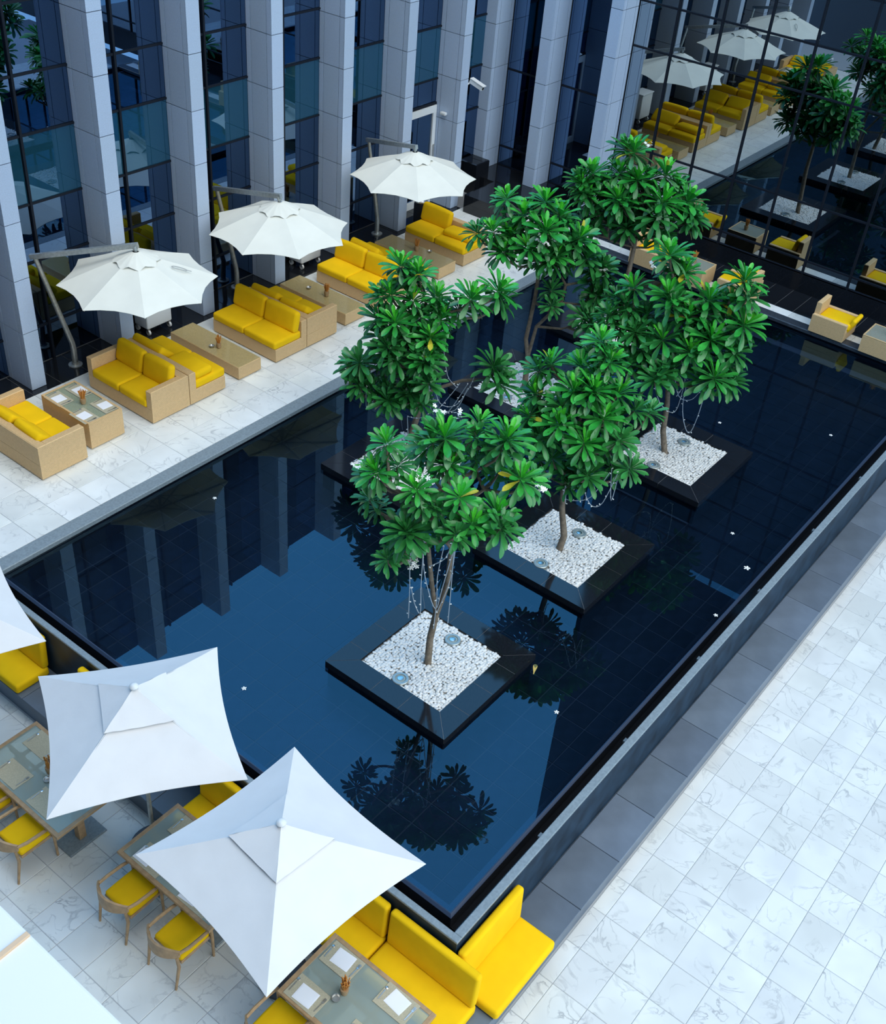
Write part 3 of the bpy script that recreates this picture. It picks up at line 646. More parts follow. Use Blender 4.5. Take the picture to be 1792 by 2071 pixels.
r = thing('security_camera', 'white bullet security camera on the stone pier before the corner', 'camera', (22.13, 15.93, 3.03))
part('housing', MB().bar((22.2, 15.95, 3.10), (22.2, 15.58, 3.00), .10, .10), WHITEP, r); part('sunshield', MB().bar((22.2, 15.93, 3.165), (22.2, 15.53, 3.055), .13, .014), WHITEP, r)
part('bracket', MB().tube([(22.10, 16.0, 3.0), (22.17, 15.96, 3.04)], .02, 8), WHITEP, r); part('lens', MB().tube([(22.2, 15.585, 3.0), (22.2, 15.572, 2.997)], .035, 12), RUBBER, r)
r = thing('wall_light', 'small white wall light on the side of the stone pier by the glass door', 'light', (21.80, 16.36, 2.30))
part('body', MB().rbox((21.77, 16.36, 2.30), (.10, .16, .07), .02, 2), WHITEP, r, True); part('arm', MB().tube([(21.83, 16.36, 2.29), (21.78, 16.36, 2.30)], .02, 8), STEEL, r)

# ================================================================ LOWER COURT: parasols, tables, chairs, benches
def parasol(cx, cy, yaw, za, label, zr=1.1, half=1.07):
    r = thing('square_parasol', label, 'umbrella', (cx, cy, ZF), 'square parasols in the lower court')
    c, s_ = math.cos(yaw), math.sin(yaw); N = 14
    def P(u, v):
        m = max(abs(u), abs(v)); n = min(abs(u), abs(v)) / m if m > 1e-6 else 1
        pull = 1 - .075 * (1 - n * n) * m ** 2
        x, y = u * half * pull, v * half * pull
        z = za + (zr - za) * (m ** .92) + (.05 * (1 - n * n)) * m * (1 - .4 * m) * -1 + .035 * (1 - n * n) * m ** 3
        z += .008 * math.sin(17 * u + 5 * v) * math.sin(13 * v - 4 * u) * m * (1 - m)
        return (cx + x * c - y * s_, cy + x * s_ + y * c, z)
    vs = []; fs = []
    def sector(k):          # four gores meeting on the diagonals
        o = len(vs)
        for i in range(N + 1):
            t = max(i / N, .02)
            for j in range(N + 1):
                w = -1 + 2 * j / N; u, v = t, w * t
                for _ in range(k): u, v = -v, u
                vs.append(P(u, v))
        for i in range(N):
            for j in range(N):
                a = o + i * (N + 1) + j; fs.append((a, a + N + 1, a + N + 2, a + 1))
    for k in range(4): sector(k)
    n0 = len(vs); vs += [(x, y, z - .006) for x, y, z in vs]; fs += [tuple(i + n0 for i in reversed(f)) for f in list(fs)]
    for k in range(4):
        o = k * (N + 1) ** 2 + N * (N + 1)
        for j in range(N): fs.append((o + j, o + j + n0, o + j + 1 + n0, o + j + 1))
    part('canopy', MB().add(vs, fs), CANVASP, r, True)
    # wind vent sheet over the crown
    vs = []; fs = []; n2 = 8; q = .36
    for k in range(4):
        o = len(vs)
        for i in range(n2 + 1):
            t = max(i / n2, .03) * q
            for j in range(n2 + 1):
                w = -1 + 2 * j / n2; u, v = t, w * t
                for _ in range(k): u, v = -v, u
                x, y, z = P(u, v); z += .035 + .006 * math.sin(9 * j + 5 * i + k) * i / n2
                vs.append((x, y, z))
        for i in range(n2):
            for j in range(n2):
                a = o + i * (n2 + 1) + j; fs.append((a, a + n2 + 1, a + n2 + 2, a + 1))
    part('vent_cap', MB().add(vs, fs), CANVASP, r, True)
    part('finial', MB().lathe((cx, cy, za + .03), [(.05, 0), (.055, .015), (.04, .04), (.015, .05)], 16), WHITEP, r, True)
    part('pole', MB().tube([(cx, cy, ZF + .06), (cx, cy, za)], .028, 12), ALU, r, True)
    part('base', MB().lathe((cx, cy, ZF), [(.30, 0), (.30, .06), (.05, .10), (.045, .35)], 28), mat('dark_base', (.06, .065, .08), .4), r)
    for k in range(4):
        u, v = 1, 1
        for _ in range(k): u, v = -v, u
        a = Vector(P(u * .04, v * .04)); b = Vector(P(u * .97, v * .97)); part('rib', MB().bar(a - Vector((0, 0, .03)), b - Vector((0, 0, .03)), .018, .025), ALU, r)
    return r
parasol(4.98, 5.10, -0.098, 1.68, 'white square parasol nearest the viewer, above the corner table with menus')
parasol(5.17, 7.60, -0.588, 1.72, 'white square parasol with its corner pointing at the pool, second from the picture edge')
parasol(4.60, 10.85, -0.305, 1.70, 'white square parasol cut off by the left picture edge')

def dining_table(x0, x1, y0, y1, label):
    zt = -0.46
    r = thing('dining_table', label, 'table', ((x0 + x1) / 2, (y0 + y1) / 2, ZF), 'timber framed glass dining tables')
    t = .055
    part('frame', MB().box((x0, y0, zt - .04), (x1, y0 + t, zt), .004).box((x0, y1 - t, zt - .04), (x1, y1, zt), .004).box((x0, y0 + t, zt - .04), (x0 + t, y1 - t, zt), .004).box((x1 - t, y0 + t, zt - .04), (x1, y1 - t, zt), .004), TIMBER, r)
    ym = (y0 + y1) / 2; xm = (x0 + x1) / 2
    part('crossbar', MB().box((xm - .02, y0 + t, zt - .04), (xm + .02, y1 - t, zt - .014)), TIMBER, r)
    for y in (y0 + (y1 - y0) * .36, y0 + (y1 - y0) * .64): part('crossbar', MB().box((x0 + t, y - .02, zt - .045), (x1 - t, y + .02, zt - .016)), TIMBER, r)
    part('glass_top', MB().box((x0 + t, y0 + t, zt - .012), (x1 - t, y1 - t, zt - .002)), FROST, r)
    for y in (y0 + .30, y1 - .30):
        part('pedestal', MB().box((xm - .05, y - .05, ZF + .03), (xm + .05, y + .05, zt - .045)), TIMBER, r)
        part('foot', MB().box((xm - .28, y - .16, ZF), (xm + .28, y + .16, ZF + .03), .008), COPING, r)
        part('brace', MB().bar((xm - .3, y, zt - .06), (xm + .3, y, zt - .06), .05, .03).bar((xm, y - .2, zt - .06), (xm, y + .2, zt - .06), .05, .03), TIMBER, r)
    return r
TN = dining_table(4.52, 5.45, 3.25, 4.74, 'timber framed glass table laid with four menus, under the nearest parasol')
TMd = dining_table(4.52, 5.47, 5.82, 7.43, 'timber framed glass table mostly covered by the nearest parasol')
TL = dining_table(4.17, 5.12, 8.10, 9.82, 'timber framed glass table at the left edge beside the second parasol')
zt = -0.459
for (x, y, w) in ((5.24, 4.44, 'by the bench, far end of the corner table'), (5.26, 3.66, 'by the bench, near end of the corner table'), (4.70, 4.46, 'by the chairs, far end of the corner table'), (4.70, 3.66, 'by the chairs, near end of the corner table')):
    place_setting(x, y, zt, 0, w, True, (.20, .24), (.02 if x > 5 else -.02, .0))
for (x, y, w) in ((5.26, 7.0, 'by the bench, at the middle table'), (4.72, 7.02, 'by the far chair of the middle table'), (4.72, 6.22, 'by the near chair of the middle table'), (5.26, 6.3, 'by the bench, hidden end of the middle table')):
    place_setting(x, y, zt, 0, w, x < 5, (.20, .24), (-.02, .1))
for (x, y, w) in ((4.92, 9.42, 'by the bench, far end of the left table'), (4.40, 9.30, 'by the chairs, far end of the left table'), (4.40, 8.62, 'by the chairs, near end of the left table'), (4.92, 8.6, 'by the bench, near end of the left table')):
    place_setting(x, y, zt, 0, w, False)
reed_pot(4.98, 4.17, zt, 'the corner table laid with four menus', 1.1); dish(4.87, 4.19, zt, 'the corner table laid with four menus')
reed_pot(4.72, 8.98, zt, 'the glass table at the left picture edge', 1.2); dish(4.62, 8.9, zt, 'the glass table at the left picture edge')

def chair(x, y, label):
    """timber armchair that faces +x"""
    r = thing('timber_armchair', label, 'chair', (x, y, ZF), 'timber dining armchairs with yellow seats'); z0 = ZF
    q = lambda a, b, c: (x + a, y + b, z0 + c)
    part('seat_frame', MB().box(q(-.21, -.235, .38), q(.235, .235, .42), .006), TIMBER, r)
    part('seat_cushion', MB().rbox(q(.01, 0, .452), (.44, .46, .075), .03, 3, 2, .012), YEL, r, True)
    for sy in (-1, 1):
        part('leg', MB().tube([q(.24, sy * .25, 0), q(.235, sy * .255, .40), q(.225, sy * .26, .60)], [.016, .021, .018], 8), TIMBER, r, True)
        part('leg', MB().tube([q(-.33, sy * .24, 0), q(-.26, sy * .25, .40), q(-.27, sy * .24, .60)], [.015, .022, .02], 8), TIMBER, r, True)
        part('armrest', MB().tube([q(.235, sy * .26, .60), q(.10, sy * .272, .625), q(-.12, sy * .272, .645), q(-.25, sy * .255, .665)], [.019, .022, .022, .02], 8), TIMBER, r, True)
    vs = []; fs = []; n = 12            # curved back rail, a swept band
    for i in range(n + 1):
        t = -1 + 2 * i / n; px_ = -.25 - .13 * (1 - t * t); py = .265 * t; hb = .055 + .05 * (1 - t * t); zc = .655 + .025 * (1 - t * t)
        for (dx, dz) in ((-.014, -hb), (.014, -hb), (.02, hb), (-.008, hb)): vs.append(q(px_ + dx, py, zc + dz))
    for i in range(n):
        for k in range(4): fs.append((i * 4 + k, i * 4 + (k + 1) % 4, i * 4 + 4 + (k + 1) % 4, i * 4 + 4 + k))
    fs += [(3, 2, 1, 0), tuple(n * 4 + k for k in range(4))]
    part('back_rail', MB().add(vs, fs), TIMBER, r, True)
    return r
chair(4.38, 7.03, 'timber armchair with a yellow seat, upper one at the middle table')
chair(4.39, 6.16, 'timber armchair with a yellow seat, lower one at the middle table')
chair(4.05, 8.65, 'timber armchair with a yellow seat, tucked under the near corner of the left table')
chair(4.02, 9.42, 'timber armchair with a yellow seat, cut off by the left picture edge')
chair(4.37, 4.55, 'timber armchair with a yellow seat, cut off by the bottom picture edge')

def bench(axis, a0, a1, label, w0=.0):
    """seat pad on the ledge with a back pad leaning on the pool wall; axis y: along the near wall, axis x: along the side wall"""
    if axis == 'y':
        r = thing('bench_cushions', label, 'cushion', (5.7, (a0 + a1) / 2, -0.88), 'yellow bench pads on the stone ledge')
        part('seat_pad', MB().rbox((5.685, (a0 + a1) / 2, -0.80), (.55, a1 - a0 - .01, .16), .045, 3, 3, .008), YEL, r, True)
        part('back_pad', MB().rbox((5.935, (a0 + a1) / 2, -0.435), (.11, a1 - a0 - .03, .58), .04, 3, 3, .006, rot('Y', 3)), YEL, r, True)
    else:
        r = thing('bench_cushions', label, 'cushion', ((a0 + a1) / 2, 3.1, -0.88), 'yellow bench pads on the stone ledge')
        part('seat_pad', MB().rbox(((a0 + a1) / 2, 3.085, -0.80), (a1 - a0, .56, .16), .045, 3, 3, .008), YEL, r, True)
        part('back_pad', MB().rbox(((a0 + a1) / 2, 3.375, -0.435), (a1 - a0 - .02, .11, .58), .04, 3, 3, .006, rot('X', -3)), YEL, r, True)
bench('y', 3.04, 4.335, 'yellow bench pad and back pad beside the corner table laid with four menus')
bench('y', 4.35, 5.66, 'yellow bench pad and back pad half hidden under the nearest parasol')
bench('y', 6.02, 7.52, 'yellow bench pad and back pad at the end of the middle table')
bench('y', 8.45, 9.96, 'yellow bench pad hidden by the second parasol but for a back corner')
bench('y', 10.74, 12.1, 'yellow bench pad and back pad under the parasol at the left picture edge')
bench('x', 6.01, 7.20, 'yellow bench pad and back pad on the side ledge round the pool corner')

# ================================================================ PLANTERS
def pebble_meshes():
    out = []
    for k in range(5):
        rr = random.Random(k); vs = []; fs = []; seg = 7
        prof = [(.45, -.5), (1.0, -.05), (.82, .45), (.35, .72)]
        for i, (r_, z_) in enumerate(prof):
            for j in range(seg):
                a = 2 * PI * j / seg; q = 1 + rr.uniform(-.14, .14); vs.append((r_ * q * math.cos(a), r_ * q * math.sin(a) * .90, z_ * .66))
        for i in range(3):
            for j in range(seg): fs.append((i * seg + j, i * seg + (j + 1) % seg, (i + 1) * seg + (j + 1) % seg, (i + 1) * seg + j))
        fs.append(tuple(range(3 * seg, 4 * seg)))
        out.append((vs, fs))
    return out
PEBS = pebble_meshes(); PEBM = [MB().add(*p).mesh('pebble', PEB, True) for p in PEBS]
LIGHTS = {0: [(8.64, 6.48), (9.73, 6.42)], 1: [(12.02, 6.45), (13.09, 6.42)], 2: [(15.67, 6.51), (16.73, 6.47)], 3: [(15.61, 9.72), (16.7, 9.68)], 4: [(12.1, 9.7), (13.15, 9.6)], 5: [(19.1, 9.8), (20.2, 9.8)]}
PNAME = ['nearest the viewer', 'in the middle of the right row', 'at the far end of the right row', 'in the middle of the left row', 'at the near end of the left row', 'at the far end of the left row']
TRUNK = [(9.15, 6.41), (12.54, 6.45), (16.21, 6.58), (16.14, 9.68), (13.14, 10.1), (19.82, 9.62)]
for p, (y0, y1, x0) in enumerate(PL):
    x1 = x0 + 2.12; w = .345
    r = thing('tree_planter', 'square black stone planter of white pebbles, ' + PNAME[p], 'planter', ((x0 + x1) / 2, (y0 + y1) / 2, -.5), 'square tree planters in the pool')
    cr = MB()
    cr.box((x0 + .03, y0 + .03, -.5), (x1 - .03, y0 + w - .02, -.02)).box((x0 + .03, y1 - w + .02, -.5), (x1 - .03, y1 - .03, -.02)).box((x0 + .03, y0 + w - .02, -.5), (x0 + w - .02, y1 - w + .02, -.02)).box((x1 - w + .02, y0 + w - .02, -.5), (x1 - .03, y1 - w + .02, -.02))
    part('planter_wall', cr, POOLT, r)
    part('rim_joint', MB().box((x0 + .006, y0 + .006, -.09), (x1 - .006, y0 + w - .006, -.004)).box((x0 + .006, y1 - w + .006, -.09), (x1 - .006, y1 - .006, -.004)).box((x0 + .006, y0 + w - .006, -.09), (x0 + w - .006, y1 - w + .006, -.004)).box((x1 - w + .006, y0 + w - .006, -.09), (x1 - .006, y1 - w + .006, -.004)), BLACKJ, r)
    # mitred rim slabs, three to a side, 4 mm joints
    g = .003; zt0, zt1 = -.12, 0.0
    for side in range(4):
        L = 2.12 if side % 2 == 0 else y1 - y0
        cuts = [0, w + (L - 2 * w) * .0 + .49, L / 2 + .05, L - w - .13, L]
        cuts = [0, .82, L - .80, L] if side % 2 else [0, .56, 1.08, 1.60, L]
        for c in range(len(cuts) - 1):
            a0, a1 = cuts[c] + g, cuts[c + 1] - g
            i0 = max(a0, w) if c == 0 else a0; i1 = min(a1, L - w) if c == len(cuts) - 2 else a1
            if c == 0: a0 -= g; i0 = w + g
            if c == len(cuts) - 2: a1 += g; i1 = L - w - g
            q = [(a0, 0), (a1, 0), (i1, w), (i0, w)]
            def tr(u, v):
                if side == 0: return (x0 + u, y0 + v)
                if side == 1: return (x1 - v, y0 + u)
                if side == 2: return (x1 - u, y1 - v)
                return (x0 + v, y1 - u)
            if c == 0: q[3] = (w + .004, w); q[0] = (.004, 0)
            if c == len(cuts) - 2: q[2] = (L - w - .004, w); q[1] = (L - .004, 0)
            Q = [tr(*t) for t in q]
            part('rim_slab', MB().add([(a, b, zt0) for a, b in Q] + [(a, b, zt1) for a, b in Q], [(3, 2, 1, 0), (4, 5, 6, 7), (0, 1, 5, 4), (1, 2, 6, 5), (2, 3, 7, 6), (3, 0, 4, 7)]), BLACK, r)
    part('gravel_bed', MB().box((x0 + w - .03, y0 + w - .03, -.4), (x1 - w + .03, y1 - w + .03, -.038)), SOIL, r)
    pts = []; step = .040
    nx = int((x1 - x0 - 2 * w) / step); ny = int((y1 - y0 - 2 * w) / step)
    for i in range(nx + 1):
        for j in range(ny + 1):
            x = x0 + w + .02 + i * step + random.uniform(-.012, .012); y = y0 + w + .02 + j * step + random.uniform(-.012, .012)
            if x > x1 - w - .015 or y > y1 - w - .015: continue
            if any(math.hypot(x - a, y - b) < .125 for a, b in LIGHTS[p]) or math.hypot(x - TRUNK[p][0], y - TRUNK[p][1]) < .055: continue
            pts.append((x, y))
    pts.sort(key=lambda t: math.hypot(*t)); lim = 298 if p < 3 else 0; bed = MB()
    for k, (x, y) in enumerate(pts):
        s_ = random.uniform(.025, .034); a = random.uniform(0, PI); z = -.03 + random.uniform(0, .018)
        if k < lim: put('pebble', PEBM[k % 5], r, (x - r.location.x, y - r.location.y, z - r.location.z), grey(.84, 1.06), (random.uniform(-.15, .15), random.uniform(-.15, .15), a), (s_, s_, s_))
        else:
            vs, fs = PEBS[k % 5]; c, sn = math.cos(a), math.sin(a)
            bed.add([(x + (vx * c - vy * sn) * s_, y + (vx * sn + vy * c) * s_, z + vz * s_) for vx, vy, vz in vs], fs)
    o = part('pebbles', bed, PEB, r, True); o['kind'] = 'stuff'
    for k, (a, b) in enumerate(LIGHTS[p]):
        u = thing('ground_uplight', 'round ground light %s the trunk, planter %s' % (('before', 'behind')[k], PNAME[p]), 'light', (a, b, -.03), 'round uplights set in the pebbles')
        part('ring', MB().lathe((a, b, -.045), [(.118, 0), (.118, .05), (.110, .058), (.078, .058), (.074, .045), (.074, 0)], 28), UPRING, u, True)
        part('lens', MB().lathe((a, b, -.045), [(.074, 0), (.074, .046), (.05, .052)], 24), UPLENS, u, True)
        part('lamp', MB().lathe((a, b, -.04), [(.035, .045), (.045, .055), (.02, .060)], 14), STEEL, u, True)

# ================================================================ PLUMERIA TREES
def leaf_mesh(bend, length=1.0):
    """an obovate leaf along +x with a sunk midrib, drooping by bend"""
    vs = []; fs = []; T = [(0, .018), (.18, .045), (.4, .095), (.62, .145), (.80, .160), (.92, .125), (1.0, .03)]
    for i, (t, hw) in enumerate(T):
        z = -bend * t * t; x = t - .12 * bend * t * t
        vs += [(x, -hw, z + hw * .30), (x, 0, z), (x, hw, z + hw * .30)]
    for i in range(len(T) - 1):
        a = i * 3; fs += [(a, a + 3, a + 4, a + 1), (a + 1, a + 4, a + 5, a + 2)]
    n0 = len(vs)
    vs += [(x, y, z - .006) for x, y, z in vs]; fs += [tuple(q + n0 for q in reversed(f)) for f in list(fs)]
    return vs, fs
LV = [leaf_mesh(b) for b in (.02, .10, .20, .32)]
LM = [MB().add(*l).mesh('leaf', LEAF, True) for l in LV]
def flower_mesh():
    m = MB()
    for k in range(5):
        a = 2 * PI * k / 5; c, s_ = math.cos(a), math.sin(a); vs = []
        for (u, hw, z) in ((.1, .10, 0), (.5, .28, .10), (.85, .26, .12), (1.0, .08, .05)):
            for v in (-hw, hw): vs.append((u * c - v * s_, u * s_ + v * c, z + .1 * v))
        m.add(vs, [(0, 2, 3, 1), (2, 4, 5, 3), (4, 6, 7, 5)])
    return m.mesh('flower', PETAL, False)
FLOWER = flower_mesh()
# crown rosettes of each tree: trunk foot, (x, y, z, leaf reach), flower clusters
TREES = {}
TREES[1]=((9.15, 6.41),[(8.61, 6.92, 3.69, 0.29), (8.47, 6.93, 3.34, 0.33), (9.24, 6.54, 3.65, 0.42), (9.7, 6.39, 3.72, 0.27), (9.67, 5.94, 3.71, 0.39), (8.66, 6.48, 3.22, 0.3), (8.93, 6.03, 3.19, 0.3), (9.61, 5.63, 3.3, 0.36), (9.18, 6.37, 3.36, 0.3), (8.49, 6.45, 2.68, 0.39), (8.94, 5.82, 2.89, 0.33), (9.24, 5.69, 2.97, 0.36), (8.64, 7.18, 2.71, 0.26), (8.98, 6.3, 2.5, 0.26), (9.6, 6.27, 3.27, 0.3), (8.49, 6.6, 2.28, 0.23), (9.37, 6.95, 3.19, 0.28), (9.83, 6.07, 3.1, 0.3), (9.22, 6.65, 2.45, 0.28)],[(8.0, 6.9, 3.75), (8.5, 6.36, 2.21), (8.55, 6.29, 2.29), (8.6, 6.23, 4.5), (8.75, 6.03, 4.46), (8.53, 6.32, 3.59), (9.24, 5.11, 3.65)])
TREES[2]=((12.54, 6.45),[(12.52, 7.1, 3.09, 0.36), (12.26, 7.12, 2.68, 0.38), (12.45, 6.63, 2.87, 0.4), (12.07, 7.06, 2.41, 0.33), (12.12, 6.6, 2.46, 0.43), (12.58, 6.38, 2.92, 0.43), (12.91, 6.38, 3.27, 0.36), (13.01, 6.63, 3.47, 0.33), (12.91, 6.15, 2.84, 0.4), (13.01, 5.89, 2.63, 0.33), (12.22, 6.2, 2.28, 0.4), (12.6, 5.85, 2.32, 0.36), (12.68, 5.63, 1.88, 0.33), (12.19, 6.03, 1.8, 0.36), (12.2, 6.65, 1.8, 0.33), (12.26, 6.34, 1.42, 0.27), (12.4, 7.09, 1.89, 0.3), (12.49, 6.1, 2.62, 0.4), (12.82, 6.77, 3.06, 0.37), (12.53, 6.47, 1.68, 0.34)],[])
TREES[3]=((16.21, 6.58),[(16.31, 7.34, 3.5, 0.47), (16.69, 6.13, 3.36, 0.47), (16.0, 7.71, 2.88, 0.41), (15.88, 7.72, 2.58, 0.42), (16.08, 7.11, 2.94, 0.44), (16.44, 6.55, 2.93, 0.47), (16.46, 5.87, 2.73, 0.5), (15.66, 7.89, 2.42, 0.39), (15.72, 7.4, 2.27, 0.41), (15.84, 6.93, 2.26, 0.47), (16.13, 6.23, 2.44, 0.51), (15.51, 7.95, 1.76, 0.44), (15.55, 7.29, 1.74, 0.39), (15.61, 6.71, 1.8, 0.41), (15.92, 5.93, 1.92, 0.47), (16.28, 5.78, 1.75, 0.42), (16.15, 6.72, 2.65, 0.43), (15.94, 6.45, 2.19, 0.43), (16.65, 6.26, 2.92, 0.39), (16.05, 7.4, 2.47, 0.39), (16.36, 5.86, 2.26, 0.41), (16.53, 7.11, 3.2, 0.39)],[(15.33, 7.16, 3.75), (15.86, 5.95, 3.06)])
TREES[4]=((16.14, 9.69),[(15.9, 10.42, 3.62, 0.36), (16.36, 9.91, 3.6, 0.42), (15.55, 10.39, 3.13, 0.38), (16.0, 10.1, 3.4, 0.41), (16.42, 9.61, 3.41, 0.45), (15.96, 9.59, 3.28, 0.49), (16.52, 9.21, 3.11, 0.47), (15.6, 10.16, 2.8, 0.4), (15.75, 9.75, 2.97, 0.41), (16.52, 9.0, 2.79, 0.44), (16.73, 8.78, 2.6, 0.46), (16.09, 9.37, 2.85, 0.41), (16.1, 9.37, 2.18, 0.31), (16.31, 8.73, 1.81, 0.41), (16.54, 9.39, 2.8, 0.42), (16.64, 8.74, 2.13, 0.39), (15.83, 10.18, 3.03, 0.4)],[(15.63, 9.46, 3.28), (15.69, 9.36, 3.24), (15.75, 9.27, 3.34), (16.19, 8.4, 2.93), (16.17, 8.45, 2.86), (15.41, 9.81, 3.12)])
TREES[5]=((13.14, 10.1),[(13.18, 10.53, 3.19, 0.41), (13.29, 10.23, 3.13, 0.38), (12.94, 10.5, 2.78, 0.37), (13.39, 9.93, 2.79, 0.37), (13.62, 9.4, 2.87, 0.45), (14.0, 9.15, 2.98, 0.45), (12.75, 10.57, 2.37, 0.41), (12.77, 10.24, 2.43, 0.41), (13.29, 9.72, 2.5, 0.37), (13.05, 9.72, 2.26, 0.41), (12.47, 10.72, 1.61, 0.42), (12.62, 10.26, 2.02, 0.43), (12.96, 9.67, 2.05, 0.37), (12.54, 10.8, 1.4, 0.36), (12.64, 10.08, 1.86, 0.4), (12.86, 9.64, 1.91, 0.41), (12.58, 10.16, 1.06, 0.4), (12.81, 9.87, 1.18, 0.34), (12.54, 10.51, 1.12, 0.37), (13.7, 8.87, 1.8, 0.46), (13.09, 10.16, 2.75, 0.38), (13.16, 10.24, 2.24, 0.38), (12.98, 9.97, 1.47, 0.38)],[])
TREES[6]=((19.75, 9.75),[(19.78, 10.12, 3.6, 0.48), (19.59, 10.27, 3.19, 0.43), (20.09, 9.5, 3.25, 0.52), (19.68, 9.89, 3.14, 0.47), (19.36, 10.07, 2.78, 0.51), (19.74, 9.29, 2.85, 0.57), (20.2, 8.99, 2.84, 0.52), (19.42, 10.75, 3.08, 0.48), (19.26, 10.63, 2.7, 0.46), (19.25, 10.83, 2.88, 0.42), (20.1, 8.96, 2.52, 0.46), (19.57, 10.5, 2.05, 0.47), (19.57, 9.88, 2.18, 0.48), (19.83, 9.35, 2.2, 0.48), (19.54, 10.35, 2.38, 0.46), (19.83, 9.59, 2.46, 0.46), (19.95, 9.79, 2.81, 0.46), (20.27, 9.34, 3.02, 0.46), (19.66, 10.55, 2.81, 0.46), (20.01, 9.91, 2.39, 0.46)],[(19.22, 9.58, 4.07), (18.87, 10.22, 2.56)])

TRUNKS = {
 1: [([(9.15, 6.41, -.05), (9.15, 6.41, .46), (9.18, 6.37, .93)], .052, .045), ([(9.18, 6.37, .90), (9.24, 6.28, 1.48), (9.24, 6.28, 2.08), (9.25, 6.3, 2.75)], .040, .028), ([(9.18, 6.37, .90), (9.12, 6.45, 1.46), (9.05, 6.5, 2.05), (8.9, 6.5, 2.55)], .036, .026)],
 2: [([(12.54, 6.45, -.05), (12.57, 6.42, .25), (12.51, 6.51, .77), (12.49, 6.55, 1.24), (12.5, 6.5, 1.9), (12.52, 6.5, 2.4)], .058, .034)],
 3: [([(16.21, 6.58, -.05), (16.16, 6.69, .42), (16.15, 6.72, .94), (16.12, 6.8, 1.5), (16.12, 6.8, 2.0)], .056, .036)],
 4: [([(16.15, 9.67, -.05), (16.14, 9.69, .70)], .058, .052), ([(16.14, 9.69, .68), (16.10, 9.76, 1.05), (16.13, 9.71, 1.84), (16.14, 9.70, 2.53)], .044, .032), ([(16.14, 9.69, .68), (16.18, 9.62, 1.34), (16.37, 9.28, 1.89), (16.39, 9.26, 2.25)], .036, .026)],
 5: [([(13.14, 10.1, -.05), (13.22, 9.99, .56), (13.24, 9.97, 1.03), (13.22, 9.97, 1.6), (13.2, 10.05, 2.1)], .058, .036), ([(13.25, 9.95, 1.0), (13.40, 9.74, 1.15), (13.62, 9.40, 1.36), (13.72, 9.0, 1.52), (13.71, 8.9, 1.66)], .034, .026)],
 6: [([(19.82, 9.62, -.05), (19.76, 9.73, 1.11), (19.76, 9.72, 1.77), (19.76, 9.74, 2.2)], .06, .036)],
}
TLAB = {1: 'plumeria tree nearest the viewer with a slim forked trunk', 2: 'plumeria tree in the middle of the right row, single bent trunk', 3: 'plumeria tree at the far end of the right row with a wide crown', 4: 'slender plumeria tree with two thin trunks and white flowers before the black wall', 5: 'plumeria tree at the near end of the left row with one long bare side branch', 6: 'farthest plumeria tree, its crown against the far stone pier'}
CAMP = Vector((0, 0, CAM_H))
